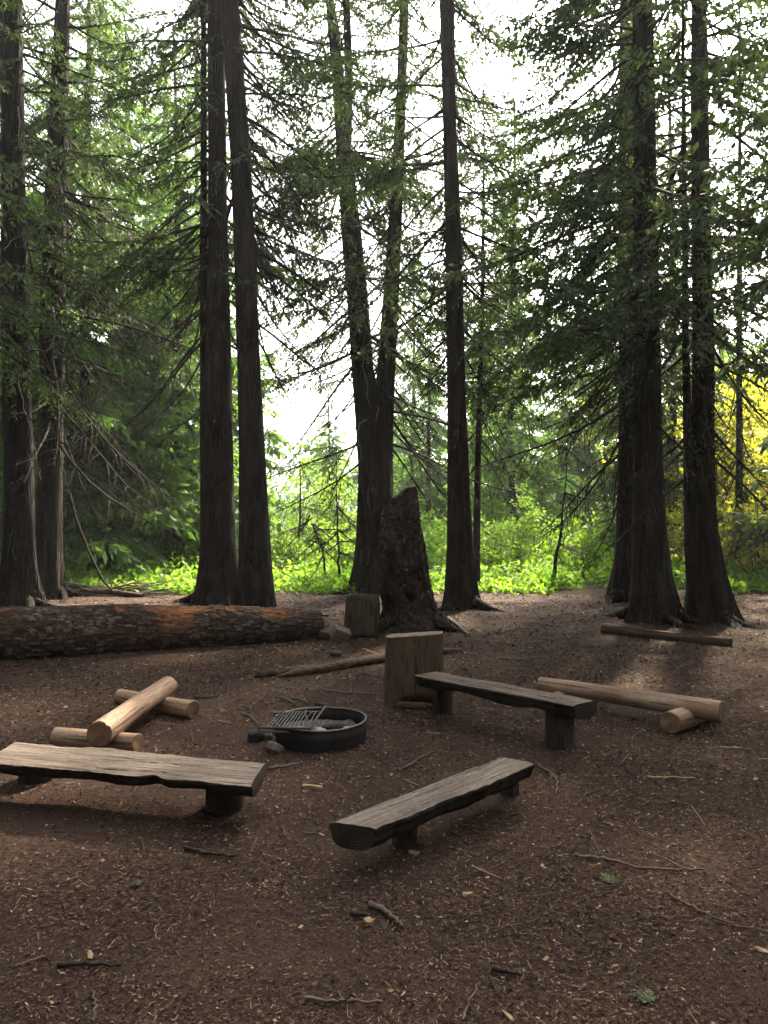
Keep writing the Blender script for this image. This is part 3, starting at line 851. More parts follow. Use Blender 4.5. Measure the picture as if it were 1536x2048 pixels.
def plank_mesh(L, w, th, seed, notch=None, skew=(0, 0), n=130, m_=36, top=0, side=1, end=2, taper=0.0, live=.018):
    """Half-log plank along +X with its top at z = 0: flat worn top, wavy live edges, rounded belly."""
    rng = np.random.RandomState(seed)
    t = np.linspace(0, 1, n)
    q = np.stack([t * L * 2.6, 0 * t, 0 * t], 1)
    el = live * (fbm(q, seed, 3) * 1.3 + .35 * fbm(q * 7, seed + 4, 2)); er = live * (fbm(q + 9, seed + 1, 3) * 1.3 + .35 * fbm(q * 7 + 5, seed + 6, 2))
    hw = w / 2 * (1 + taper * (t - .5))
    yl, yr = -hw + el, hw + er
    if notch is not None:
        c, wd, dp, sd = notch
        bumpv = dp * np.exp(-((t - c) / wd) ** 2)
        if sd < 0: yl += bumpv
        else: yr -= bumpv
    s = np.linspace(0, 1, m_)
    mb = MB()
    x0 = skew[0] * (np.linspace(-.5, .5, m_)); x1 = skew[1] * (np.linspace(-.5, .5, m_))
    X = (t[:, None] * L + (1 - t)[:, None] * x0[None] + t[:, None] * x1[None])
    Yv = yl[:, None] + (yr - yl)[:, None] * s[None]
    p = np.stack([X * 1.1, Yv * 7, 0 * X], -1).reshape(-1, 3)
    Zt = .006 * fbm(p, seed + 5, 3).reshape(X.shape) - .004 * np.clip(np.abs(s - .5)[None] * 2 - .75, 0, 1) * 8
    for _ in range(5):                                     # drying cracks and worn dents
        y0, t0, ln, sl = rng.uniform(.12, .88), rng.uniform(0, .7), rng.uniform(.25, .6), rng.uniform(-.08, .08)
        path = y0 + sl * (t - t0) + .02 * fbm(q * 2, seed + int(y0 * 99), 2)
        on = np.clip((t - t0) * 14, 0, 1) * np.clip((t0 + ln - t) * 14, 0, 1)
        Zt -= .015 * on[:, None] * np.exp(-((s[None] - path[:, None]) / .016) ** 2)
    for _ in range(6):
        Zt -= .008 * np.exp(-((t[:, None] - rng.uniform(0, 1)) / .02) ** 2 - ((s[None] - rng.uniform(.1, .9)) / .09) ** 2)
    Vt = np.stack([X, Yv, Zt], -1)
    thv = th * (1 + .22 * fbm(q * .8 + 3, seed + 7, 2))
    belly = -np.sqrt(np.clip(1 - (np.abs(s - .5) * 2) ** 3.2, 0, 1))
    Zb = -.35 * th + (thv[:, None] - .35 * th) * belly[None] + .006 * fbm(p * 1.7, seed + 8, 3).reshape(X.shape)
    inset = .012 * (1 + fbm(q * 3, seed + 3, 2))
    Yb = (yl + inset)[:, None] + ((yr - yl) - 2 * inset)[:, None] * s[None]
    Vb = np.stack([X, Yb, Zb], -1)
    f = grid_faces(n, m_, False)
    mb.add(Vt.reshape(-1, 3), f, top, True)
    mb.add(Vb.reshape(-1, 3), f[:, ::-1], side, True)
    for col, flip in ((0, False), (m_ - 1, True)):
        mid = (Vt[:, col] + Vb[:, col]) / 2; mid[:, 1] += (-.010 if col == 0 else .010) * (1 + fbm(q * 4, seed + 2, 2))
        S = np.stack([Vt[:, col], mid, Vb[:, col]], 1)
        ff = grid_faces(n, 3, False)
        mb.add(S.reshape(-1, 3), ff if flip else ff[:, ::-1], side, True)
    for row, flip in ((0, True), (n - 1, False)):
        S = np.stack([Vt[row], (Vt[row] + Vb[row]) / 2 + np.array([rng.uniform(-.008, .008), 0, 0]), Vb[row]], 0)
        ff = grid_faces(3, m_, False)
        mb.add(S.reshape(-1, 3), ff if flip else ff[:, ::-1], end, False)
    return mb

def post_mesh(h, r, seed, sq=1.0, seg=20, flat=False):
    mb = MB(); rng = np.random.RandomState(seed)
    z = np.linspace(-.06, h, 9); th = np.arange(seg) * 2 * np.pi / seg
    rr = r * (1 + .05 * fbm(np.stack([np.cos(np.tile(th, 9)), np.sin(np.tile(th, 9)), np.repeat(z, seg) * 2], 1) * 1.4, seed, 3)).reshape(9, seg)
    rr *= (1.04 - .06 * (z / h))[:, None]
    cx, sy = np.cos(th), np.sin(th)
    if flat:
        k = (np.abs(cx) ** 5 + np.abs(sy) ** 5) ** (-1 / 5); cx, sy = cx * k, sy * k
    V = np.stack([rr * cx, rr * sy * sq, z[:, None] + 0 * rr], -1)
    mb.add(V.reshape(-1, 3), grid_faces(9, seg), 0, True); mb.add(V[-1], [np.arange(seg)], 0, False)
    return mb

def plank_bench(name, label, a, b, w, th, top, legs, mats, seed, **kw):
    """a, b: ground-plan ends of the seat's centre line."""
    a = np.array(a, float); b = np.array(b, float)
    d = b - a; L = float(np.hypot(*d[:2])); rz = math.atan2(d[1], d[0])
    root = thing(name, label, 'bench', (a[0], a[1], 0), rz)
    plank_mesh(L, w, th, seed, **kw).build('seat', mats, root, (0, 0, top))
    for i, (px, py, r, sq, flat, drop) in enumerate(legs):
        g_ = gp(px, py)[:2] - a[:2]; u, v = (g_[0] * d[0] + g_[1] * d[1]) / L, (d[0] * g_[1] - d[1] * g_[0]) / L
        post_mesh(top - th * drop, r, seed * 3 + i, sq, flat=flat).build('leg', M['leg_wood'], root, (u, v, 0))
    return root

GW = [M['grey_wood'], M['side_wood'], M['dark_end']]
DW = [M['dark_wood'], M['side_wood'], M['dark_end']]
# left front bench (its left end runs out of the frame)
zt = .27
e1 = (gp(534, 1521, zt) + gp(502, 1569, zt)) / 2
e0 = (gp(22, 1482, zt) + gp(-22, 1524, zt)) / 2
plank_bench('plank_bench', 'grey weathered plank bench on round stump legs at the left edge', e0, e1, .40, .10, zt,
            [(450, 1614, .112, .95, False, .75), (76, 1556, .12, .95, False, .8)], GW, 3, notch=(.64, .03, .05, -1), skew=(-.10, -.07), live=.022)
# front bench
zt = .25
e0 = (gp(663, 1646, zt) + gp(750, 1655, zt)) / 2
e1 = (gp(1000, 1513, zt) + gp(1067, 1526, zt)) / 2
plank_bench('plank_bench', 'weathered half log bench nearest the camera, angled away from its sawn end', e0, e1, .215, .115, zt,
            [(810, 1686, .062, .8, True, .8), (1020, 1588, .05, .9, True, .8)], GW, 4, skew=(-.105, -.032), taper=.06)
# right bench
zt = .37
e0 = (gp(838, 1347, zt) + gp(868, 1345, zt)) / 2
e1 = (gp(1194, 1404, zt) + gp(1148, 1407, zt)) / 2
plank_bench('plank_bench', 'dark thin plank bench on tall post legs in front of the sawn stump', e0, e1, .25, .11, zt,
            [(886, 1426, .088, .9, False, .8), (1120, 1490, .098, .75, True, .8)], DW, 5, skew=(.05, .05))

FW = [M['fresh_wood'], M['fresh_end']]
# peeled log bench, left: a seat log notched over two cross logs
root = thing('log_bench', 'peeled tan log bench on two cross logs, left of the fire ring', 'bench', gp(260, 1440))
log_part('seat_log', gp(199, 1468, .185), gp(337, 1371, .185), .091, .083, FW, root, 6, checks=3)
log_part('support_log', gp(240, 1394, .075), gp(386, 1420, .07), .074, .078, FW, root, 7)
log_part('support_log', gp(112, 1475, .065), gp(275, 1488, .065), .075, .075, FW, root, 8)
# peeled log bench, right
root = thing('log_bench', 'peeled tan log bench on a round support log, right of the plank bench', 'bench', gp(1300, 1450))
a, b = gp(1081, 1369, .17), gp(1443, 1424, .17)
log_part('seat_log', a, b, .068, .085, FW, root, 9, checks=3)
s0 = gp(1341, 1445, .09); s1 = gp(1432, 1432, .09) + np.array([.06, .25, 0])
log_part('support_log', s0, s1, .088, .085, FW, root, 10)
s0 = a + (b - a) * .12 + np.array([-.05, -.12, -.09]); s1 = s0 + np.array([.2, .4, 0])
log_part('support_log', s0, s1, .07, .07, FW, root, 11)

# big fallen log
def fallen_log():
    p0, p1 = gp(-240, 1330), gp(634, 1276)
    p0[2] = .30; p1[2] = .20
    loc, rot, L = along(p0, p1)
    n, seg = 640, 150
    t = np.linspace(0, 1, n); th = np.arange(seg) * 2 * np.pi / seg
    r = np.interp(t, [0, .3, .6, .85, .95, 1], [.345, .325, .30, .25, .205, .17])[:, None] * np.ones(seg)[None]
    X = t[:, None] * L + 0 * r
    p = np.stack([X * 1.2, 1.4 * np.cos(th)[None] + 0 * r, 1.4 * np.sin(th)[None] + 0 * r], -1).reshape(-1, 3)
    big = fbm(p * .8, 91, 3).reshape(r.shape)
    # rot patches: the bark has gone on the upper side
    def patch(c, w, thc, tw): return np.exp(-(((t - c) / w) ** 4)[:, None]) * np.exp(-((((th[None] - thc + np.pi) % (2 * np.pi)) - np.pi) / tw) ** 4)
    rot_ = patch(.628, .05, R(125), .95) + .75 * patch(.69, .03, R(98), .4) + patch(.585, .03, R(98), .4) + patch(.886, .042, R(112), .75) + patch(.50, .014, R(105), .35) + .9 * patch(.77, .016, R(100), .4) + patch(.24, .02, R(100), .3)
    rot_ = np.clip(rot_ * 1.6 + .55 * fbm(p * 2.6, 93, 3).reshape(r.shape) - .45, 0, 1)
    warp = .5 * fbm(p * 2.2, 97, 2).reshape(r.shape)
    val, edge = cells(X / .115 + warp, th[None] * 9 + warp, 3)
    flake = .016 * val * np.clip(edge * 4, 0, 1)
    val2, edge2 = cells(X / .032 + warp, th[None] * 15 - warp, 8)
    flake += .006 * val2 * np.clip(edge2 * 4, 0, 1)
    plate = flake / .022
    fine = fbm(p * 6, 95, 3).reshape(r.shape)
    r = r * (1 + .055 * big) + flake * (1 - rot_) - rot_ * (.028 + .012 * fine)
    V = np.stack([X, r * np.cos(th)[None], r * np.sin(th)[None]], -1)
    jag = fbm(np.stack([np.cos(th) * 3, np.sin(th) * 3, 0 * th], 1), 96, 3) * .10
    tailw = np.clip((t - .9) / .1, 0, 1)[:, None]
    V[:, :, 0] += tailw * jag[None] 
    mb = MB(); mb.add(V.reshape(-1, 3), grid_faces(n, seg), 0, True)
    nv = n * seg
    # broken splintered end
    mb.add(np.concatenate([V[-1], V[-1] * np.array([0, .55, .55]) + np.array([[L - .06, 0, 0]]) + np.stack([.09 * np.sin(th * 7), 0 * th, 0 * th], 1)]),
           np.stack([np.arange(seg), (np.arange(seg) + 1) % seg, (np.arange(seg) + 1) % seg + seg, np.arange(seg) + seg], 1), 1, False)
    mb.add(np.concatenate([V[-1] * np.array([0, .55, .55]) + np.array([[L - .06, 0, 0]]) + np.stack([.09 * np.sin(th * 7), 0 * th, 0 * th], 1)]), [np.arange(seg)], 1, False)
    rng = np.random.RandomState(4)
    for k in range(16):                                   # splinters at the broken end
        a_ = rng.uniform(0, 6.28); q = rng.uniform(.3, .95) * .17
        b_ = np.array([L - .10, q * math.cos(a_), q * math.sin(a_)])
        box(mb, (0, -.012, -.006), (rng.uniform(.10, .26), .012, .006), 1, Matrix.Translation(Vector(b_)) @ Matrix.Rotation(a_, 4, 'X') @ Matrix.Rotation(rng.uniform(-.15, .1), 4, 'Y'), .004, rng)
    o = mb.build('fallen_log', [M['log'], M['rot_wood']], None, loc, rot)
    att = o.data.attributes.new('rot', 'FLOAT', 'POINT')
    arr = np.zeros(len(o.data.vertices), np.float32); arr[:nv] = rot_.ravel()
    att.data.foreach_set('value', arr)
    att = o.data.attributes.new('plate', 'FLOAT', 'POINT')
    arr = np.zeros(len(o.data.vertices), np.float32); arr[:nv] = plate.ravel()
    att.data.foreach_set('value', arr)
    tag(o, 'huge fallen log with flaking bark and reddish rot patches, lying at left', 'log')
fallen_log()

def rough_log(name, label, a, b, r0, r1, mat, seed, group=None, cat='log', **kw):
    loc, rot, L = along(a, b)
    o = log_mesh(L, r0, r1, seed, wob=.16, n=40, **kw).build(name, [mat, M['dark_end']], None, loc, rot)
    return tag(o, label, cat, group)
rough_log('log', 'thin dark log lying at the foot of the massive trunk at right', gp(1206, 1258, .06) , gp(1462, 1285, .055), .075, .055, M['rot_wood'], 71)
rough_log('log', 'dark brush covered log in front of the left meadow', at(128, 1172, 17.0), at(285, 1192, 16.3), .08, .05, M['rot_wood'], 72)
rough_log('log', 'short grey log in the green herbs left of the middle left pair', at(328, 1178, 17.6), at(396, 1172, 17.8), .09, .07, M['grey_wood'], 73)
rough_log('log', 'thin pale log behind the short grey log in the herbs', at(322, 1168, 19.2), at(400, 1163, 19.4), .05, .05, M['grey_wood'], 74)

# weathered split pole on the ground behind the fire ring
def split_pole(label, pts, w, h, seed):
    rng = np.random.RandomState(seed)
    P = np.array(pts); t = np.linspace(0, len(P) - 1, 44)
    Q = np.stack([np.interp(t, np.arange(len(P)), P[:, c]) for c in range(3)], 1)
    _, A, B = frames(Q)
    mb = MB(); seg = 12; th = np.arange(seg) * 2 * np.pi / seg
    u = np.linspace(0, 1, len(Q))
    env = np.clip(np.minimum(u, 1 - u) * 9, .25, 1)
    nz = 1 + .3 * fbm(np.stack([np.repeat(u * 9, seg), np.tile(np.cos(th), len(u)), np.tile(np.sin(th), len(u))], 1), seed, 3).reshape(len(u), seg)
    V = Q[:, None] + (env[:, None] * nz)[..., None] * (w * np.cos(th)[None, :, None] * A[:, None] + h * np.sin(th)[None, :, None] * np.array([0, 0, 1.0]))
    mb.add(V.reshape(-1, 3), grid_faces(len(Q), seg), 0, True); mb.add(V[0], [np.arange(seg)], 0); mb.add(V[-1], [np.arange(seg)], 0)
    o = mb.build('split_pole', M['rot_wood'])
    c = Q.mean(0); 
    return tag(o, label, 'pole')
split_pole('broken weathered pole on the ground behind the fire ring, reaching to the sawn stump', [gp(556, 1352, .03), gp(640, 1338, .04), gp(700, 1327, .05), gp(800, 1308, .05), gp(925, 1298, .03)], .06, .05, 75)
split_pole('short dark rotten pole end beside the broken weathered pole', [gp(505, 1352, .03), gp(550, 1345, .035), gp(640, 1334, .03)], .06, .045, 76)

# sawn stump: a thick upright slab
def sawn_stump():
    c = (gp(766, 1420) + gp(888, 1417)) / 2
    root = thing('sawn_stump', 'upright sawn stump with flat top behind the dark thin plank bench', 'stump', (c[0] + .01, c[1] + .13, 0), R(-7))
    n, seg = 40, 64
    z = np.linspace(-.04, .64, n); th = np.arange(seg) * 2 * np.pi / seg
    cx, sy = np.cos(th), np.sin(th); k = (np.abs(cx) ** 5 + np.abs(sy) ** 5) ** (-1 / 5); cx, sy = cx * k, sy * k
    p = np.stack([np.tile(cx, n) * 2.6, np.tile(sy, n) * 2.6, np.repeat(z, seg) * .5], 1)
    nz = (1 + .035 * fbm(p * 2.2, 81, 4)).reshape(n, seg) * (1.03 - .05 * z / .64)[:, None]
    top_tilt = .022 * cx
    V = np.stack([.262 * nz * cx[None], .115 * nz * sy[None] + .02 * (z / .64)[:, None], z[:, None] + (z / .64)[:, None] * top_tilt[None]], -1)
    # rotten hollow at the foot of the front face
    foot = np.exp(-((V[..., 0] - .03) / .15) ** 4) * np.exp(-((V[..., 2]) / .07) ** 2) * (V[..., 1] < 0)
    V[..., 1] += .12 * foot
    mb = MB(); mb.add(V.reshape(-1, 3), grid_faces(n, seg), 0, True)
    mb.build('trunk', [M['stump_bark']], root)
    t_ = MB(); ring = V[-1].copy(); ring[:, 2] += .002; cc = ring.mean(0)
    lev = [cc + (ring - cc) * f + np.array([0, 0, .004 * (1 - f)]) for f in (1, .8, .6, .4, .2)]
    A = np.stack(lev); t_.add(A.reshape(-1, 3), grid_faces(5, seg)[:, ::1], 0, True); t_.add(A[-1], [np.arange(seg)], 0, True)
    t_.build('cut_top', M['top_wood'], root)
M['stump_bark'] = wood_mat('stump_side', (.034, .021, .012), (.105, .068, .042), (.19, .13, .082), 30, 30, .6)
def _vert(m, s):
    for nd in m.node_tree.nodes:
        if nd.type == 'MAPPING':
            v = nd.inputs['Scale'].default_value; nd.inputs['Scale'].default_value = s[0] if v[1] < 100 and v[1] > 5 else (s[1] if v[1] > 100 else (2.2, 2.2, 1))
_vert(M['stump_bark'], ((26, 26, 2.2), (90, 90, 3)))
_vert(M['leg_wood'], ((34, 34, 4), (110, 110, 5)))
M['top_wood'] = plain_mat('mossy_cut_top', (.08, .065, .04), (.26, .21, .14), 18, .9, .5, .008)
sawn_stump()

# broken snag
M['mossy_round'] = wood_mat('mossy_round', (.020, .014, .009), (.060, .045, .029), (.115, .088, .055), 30, 30, .6)
_vert(M['mossy_round'], ((14, 14, 3), (60, 60, 4)))
def snag():
    Y = 11.75
    root = thing('broken_snag', 'tall broken snag of dark rotting wood with holes, standing before the forked tree', 'snag', (at(822, 1024, Y)[0], Y + .2, 0))
    n, seg = 90, 90
    zt_ = 2.05
    z = np.linspace(-.06, zt_, n); th = np.arange(seg) * 2 * np.pi / seg
    pxl = np.interp(z, [0, .3, .6, 1.2, 1.75, 2.05], [766, 768, 760, 759, 766, 776]); pxr = np.interp(z, [0, .25, .6, 1.2, 1.75, 2.05], [886, 874, 862, 850, 839, 834])
    cxm = ((pxl + pxr) / 2 - 822) / F * (Y + .2); rad = (pxr - pxl) / 2 / F * (Y + .2)
    p = np.stack([np.tile(np.cos(th), n) * 1.6, np.tile(np.sin(th), n) * 1.6, np.repeat(z, seg) * 1.1], 1)
    lob = .5 + .5 * np.cos(6 * th + .6)
    r = rad[:, None] * (1 + .10 * fbm(p * 1.5, 85, 4).reshape(n, seg) + .5 * np.exp(-np.clip(z, 0, 9) / .16)[:, None] * lob[None] * .6)
    v, e = cells(p[:, 2] * 9, np.tile(th, n) * 3.5, 6); r += (.022 * v * np.clip(e * 4, 0, 1)).reshape(n, seg)
    X = cxm[:, None] + r * np.cos(th)[None]; Yv = r * np.sin(th)[None] * .95; Z = z[:, None] + 0 * r
    front = -np.sin(th)[None] > .1
    def hole(cx_, cz, wx, wz, dep):
        return dep * np.exp(-((X - cx_) / wx) ** 4 - ((Z - cz) / wz) ** 4) * front
    hx = lambda px_: (px_ - 822) / F * (Y - .1)
    hz = lambda py_: CAMH - (py_ - 1024) / F * (Y - .1)
    Yv = Yv + hole(hx(822), hz(1196), .055, .05, .22) + hole(hx(776), hz(1228), .13, .22, .30) + hole(hx(783), hz(1150), .06, .28, .16) + hole(hx(824), hz(1155), .09, .06, .06)
    topn = fbm(np.stack([np.cos(th) * 2.4, np.sin(th) * 2.4, 0 * th], 1), 88, 3)
    w = np.clip((z - 1.6) / .45, 0, 1)[:, None]
    Z = Z + w * (.075 * np.tanh(3 * np.cos(th - .1)) + .035 * topn)[None]
    mb = MB(); mb.add(np.stack([X, Yv, Z], -1).reshape(-1, 3), grid_faces(n, seg), 0, True)
    ring = np.stack([X[-1], Yv[-1], Z[-1]], -1); c = ring.mean(0); rows = [ring, c + (ring - c) * np.array([.75, .75, 1]) - np.array([0, 0, .10]), c + (ring - c) * np.array([.3, .3, .3]) - np.array([0, 0, .3])]
    mb.add(np.concatenate(rows), grid_faces(3, seg), 1, True); mb.add(rows[-1], [np.arange(seg)], 1)
    mb.build('trunk', [M['snag'], M['rot_wood']], root)
    rng = np.random.RandomState(9)
    def bits(cx0, cx1, py0, py1, k, s, name, mat):
        for _ in range(k):
            q = MB(); px_, py_ = rng.uniform(cx0, cx1), rng.uniform(py0, py1)
            zz = hz(py_); i = int(np.clip(np.searchsorted(z, zz), 0, n - 1)); xx = hx(px_)
            col = np.argmin(np.where(front[0], np.abs(X[i] - xx), 9)); yy = Yv[i, col]
            box(q, (-s, -.012, -s * 1.2), (s, .012, s * 1.2), 0, Matrix.Translation((X[i, col], yy - .004, zz)) @ Matrix.Rotation(rng.uniform(-.5, .5), 4, 'Y'), s * .4, rng)
            q.build(name, mat, root)
    bits(766, 776, 1020, 1060, 3, .028, 'bark_flake', M['red_rot'])
    bits(795, 850, 1075, 1240, 6, .014, 'bark_flake', M['red_rot'])
    tp = MB(); box(tp, (-.05, -.03, 0), (.05, .03, .14), 0, Matrix.Translation((hx(826), 0, 2.0)), .015, rng); tp.build('splinter', M['red_rot'], root)
    for k, (px0, d) in enumerate([(770, (-.5, -.4)), (812, (0, -.75)), (845, (.25, -.6)), (880, (.75, -.25)), (890, (.7, .2))]):   # surface roots
        q = MB(); b_ = np.array([hx(px0) * .8, -.25, .16]); t = np.linspace(0, 1, 8)[:, None]
        tube(q, b_ + t * np.array([d[0] * .6, d[1] * .6, -.2]) + np.array([0, 0, -.02]) * t ** 2, np.linspace(.11, .03, 8), 9); q.build('root', M['snag'], root)
M['red_rot'] = plain_mat('red_rotten_wood', (.07, .032, .022), (.22, .115, .085), 16, .9, .5, .01)
snag()

def chunk(name, label, c, dims, rot, seed, mat, cat, n=14, pw=4.0, rough=.05, group=None):
    """A rough faceted lump: superellipsoid with noise."""
    u = np.linspace(-np.pi / 2, np.pi / 2, n); v = np.arange(n * 2) * np.pi / n
    sg = lambda a: np.sign(a) * np.abs(a) ** (2 / pw)
    X = sg(np.cos(u))[:, None] * sg(np.cos(v))[None]; Yv = sg(np.cos(u))[:, None] * sg(np.sin(v))[None]; Z = sg(np.sin(u))[:, None] + 0 * X
    p = np.stack([X, Yv, Z], -1).reshape(-1, 3); p = p * (1 + rough * fbm(p * 1.3 + seed, seed, 3))[:, None]
    p *= np.array(dims) / 2
    mb = MB(); mb.add(p, grid_faces(n, n * 2), 0, False)
    return tag(mb.build(name, mat, None, c, rot), label, cat, group)
c = (gp(690, 1275) + gp(757, 1278)) / 2
chunk('wood_round', 'upright mossy cut wood round left of the broken snag', (c[0], c[1] + .22, .28), (.47, .36, .62), (R(-9), R(5), R(12)), 3, M['mossy_round'], 'wood round', 18, 5.5)
c = gp(680, 1284); chunk('split_block', 'tilted pale split block in front of the wood round', (c[0], c[1] + .1, .09), (.25, .16, .20), (R(28), R(22), R(25)), 5, M['pale_block'] if 'pale_block' in M else M['grey_wood'], 'wood block', 10, 7)
c = gp(645, 1279); chunk('rotten_chunk', 'dark rotten wood chunk at the broken end of the fallen log', (c[0], c[1] + .06, .05), (.20, .16, .13), (0, .2, .4), 6, M['rot_wood'], 'wood chunk', 8, 3)
c = gp(672, 1312); chunk('rotten_chunk', 'small dark wood chunk below the tilted pale split block', (c[0], c[1], .03), (.16, .10, .07), (.2, 0, -.5), 7, M['rot_wood'], 'wood chunk', 8, 3)
c = gp(830, 1418); chunk('rotten_chunk', 'brown rotten chunk lying under the hollow foot of the sawn stump', (c[0], c[1] - .02, .03), (.34, .10, .07), (0, .05, -.1), 8, M['rot_wood'], 'wood chunk', 9, 3, .15)
c = gp(778, 1262); chunk('rotten_chunk', 'pale rotten chunk at the foot of the snag behind the sawn stump', (c[0], c[1], .05), (.22, .14, .10), (.2, .1, .3), 9, M['grey_wood'], 'wood chunk', 9, 3, .12)

# ------------------------------------------------------------------ fire ring
def fire_ring():
    c = np.array([gp(640, 1480)[0], 6.11, 0]); RR, H = .355, .165
    root = thing('fire_ring', 'round black steel fire ring with a hinged grill grate over its left half', 'fire ring', c)
    seg = 72; th = np.arange(seg) * 2 * np.pi / seg
    prof = [(RR, -.03), (RR + .003, H * .5), (RR, H - .012), (RR - .008, H - .014), (RR - .010, H * .5), (RR - .008, -.03)]
    V = np.stack([np.stack([r * np.cos(th), r * np.sin(th), z + .003 * np.sin(th * 2 + 1)], 1) for r, z in prof])
    mb = MB(); mb.add(V.reshape(-1, 3), grid_faces(len(prof), seg), 0, True); mb.build('ring_wall', M['steel'], root)
    rim = MB(); a = np.linspace(0, 2 * np.pi, seg + 1)
    tube(rim, np.stack([(RR - .003) * np.cos(a), (RR - .003) * np.sin(a), H - .004 + .003 * np.sin(a * 2 + 1)], 1), .0095, 8); rim.build('rim', M['rim_steel'], root)
    # grate in local coordinates
    z = .205
    fl, fr, bl, br = [np.array([p[0] - c[0], p[1] - c[1], z]) for p in (gp(521, 1455, z), gp(622, 1457, z), gp(549, 1426, z), gp(641, 1424, z))]
    grate = MB()
    tube(grate, [fl, fl + (fr - fl) * .5, fr], .0085, 8, 0, 0)
    tube(grate, [bl, bl + (br - bl) * .5, br], .0085, 8, 0, 0)
    g = grate.build('grate', M['bar_steel'], root)
    rng = np.random.RandomState(3)
    for k in range(12):
        u = .13 + .80 * k / 11
        q = MB(); s, e = fl + (fr - fl) * u, bl + (br - bl) * (u * .96 + .01)
        bend = np.array([0, 0, 0.])
        if k in (9, 10): bend = np.array([.03 * (1 if k == 9 else -1), 0, -.01])
        tt = np.linspace(0, 1, 8)[:, None]
        tube(q, s + (e - s) * tt + bend * np.sin(tt * np.pi * (1.6 if k == 9 else 1)) + np.array([0, 0, .006]), .0052, 6, 0, 0); q.build('bar', M['bar_steel'], g)
    lp = MB(); d = (fr - fl) / np.linalg.norm(fr - fl)      # looped flat handle under the front bar
    tube(lp, [fl + d * .20 + np.array([0, 0, -.03]), fl + d * .02 + np.array([0, 0, -.03]), fl - d * .015 + np.array([0, 0, -.022]), fl - d * .02 + np.array([0, 0, -.008]), fl], .0075, 8, 0, 0); lp.build('side_handle', M['bar_steel'], g)
    lp = MB(); tube(lp, [bl + d * .10 + np.array([0, 0, -.025]), bl + d * .0 + np.array([0, 0, -.025]), bl - d * .02 + np.array([0, 0, -.012]), bl], .0075, 8, 0, 0); lp.build('side_handle', M['bar_steel'], g)
    hb = MB(); top = at(652, 1411, 6.25) - c; low = at(612, 1466, 5.80) - c
    tube(hb, [low + np.array([-.06, .01, -.012]), low, low + (top - low) * .33 + np.array([.004, 0, .006]), low + (top - low) * .66, top], .0085, 8, 0, 0); hb.build('lift_bar', M['bar_steel'], root)
    co = MB(); e = at(629, 1408, 6.25) - c; t = np.linspace(0, 1, 90)
    ax = (e - top); P = top + t[:, None] * ax; P = P + np.stack([0 * t, .013 * np.cos(t * 6.28 * 7), .013 * np.sin(t * 6.28 * 7)], 1)
    tube(co, P, .0045, 6); co.build('coil_handle', M['bar_steel'], root)
    # ash bed
    rr = np.linspace(0, 1, 16); X = rr[:, None] * np.cos(th)[None] * (RR - .012); Yv = rr[:, None] * np.sin(th)[None] * (RR - .012)
    Z = .075 + .025 * fbm(np.stack([X * 8, Yv * 8, 0 * X], -1).reshape(-1, 3), 5, 3).reshape(X.shape)
    ab = MB(); ab.add(np.stack([X, Yv, Z], -1).reshape(-1, 3), grid_faces(16, seg), 0, True)
    o = ab.build('ash_bed', M['ash'], None, c); tag(o, 'grey ash and soot lying inside the fire ring', 'ash', kind='stuff')
    for px, py, dm, mt, lab in [(598, 1462, (.13, .09, .05), 'ash_white', 'crumpled pale ash lump under the grate at the front of the fire ring'),
                                (640, 1464, (.10, .08, .05), 'ash_white', 'pale grey ash lump at the front middle of the fire ring'),
                                (670, 1456, (.22, .06, .05), 'charcoal', 'charred branch piece lying in the right half of the fire ring'),
                                (694, 1460, (.07, .05, .04), 'ash_white', 'small pale ash lump at the right inside the fire ring')]:
        p = gp(px, py, .11)
        chunk('ash_lump' if mt != 'charcoal' else 'charred_stick', lab, (p[0], p[1], .115), dm, (.2, .1, .5), int(px), M[mt], 'ash' if mt != 'charcoal' else 'stick', 9, 2.6, .22)
M['ash_white'] = plain_mat('white_ash', (.16, .15, .14), (.42, .40, .385), 40, .95, .8, .01)
fire_ring()
for i, (px, py, dm, rz, lab) in enumerate([(512, 1482, (.13, .12, .10), .3, 'dark rock, leftmost of the rocks beside the fire ring'), (534, 1478, (.07, .06, .06), 1, 'small grey rock between the dark rock and the fire ring'),
                                           (560, 1488, (.12, .09, .09), .7, 'grey rock leaning on the left wall of the fire ring'), (550, 1504, (.15, .11, .08), 2.2, 'flat pale rock in front of the others beside the fire ring')]):
    p = gp(px, py); chunk('rock', lab, (p[0], p[1], dm[2] * .32), dm, (.2 * i, .15, rz), 20 + i, M['rock'] if i else M['charcoal'], 'rock', 6, 3.4, .16, 'rocks piled beside the fire ring')

# ------------------------------------------------------------------ sticks, chips and litter
def stick(label, pts, r, mat='stick', seed=1, side=None, cat='stick', name='stick'):
    rng = np.random.RandomState(seed)
    P = np.array([gp(x, y) for x, y in pts]); t = np.linspace(0, len(P) - 1, 5 * len(P))
    Q = np.stack([np.interp(t, np.arange(len(P)), P[:, k]) for k in range(3)], 1)
    Q[:, :2] += rng.normal(0, .004, (len(Q), 2)); Q[:, 2] = ground_z(Q[:, 0], Q[:, 1]) + r * .9 + .004 + rng.uniform(0, .006, len(Q))
    mb = MB(); tube(mb, Q, np.linspace(r, r * .5, len(Q)), 6, 0, 0)
    for s, e in (side or []):
        a = Q[int(s * (len(Q) - 1))]; b = gp(*e); b[2] = float(ground_z(b[0], b[1])) + .012
        tube(mb, np.stack([a, (a + b) / 2 + rng.normal(0, .008, 3), b]), np.array([r * .6, r * .5, r * .3]), 5)
    return tag(mb.build(name, M[mat]), label, cat, 'sticks lying on the forest floor')
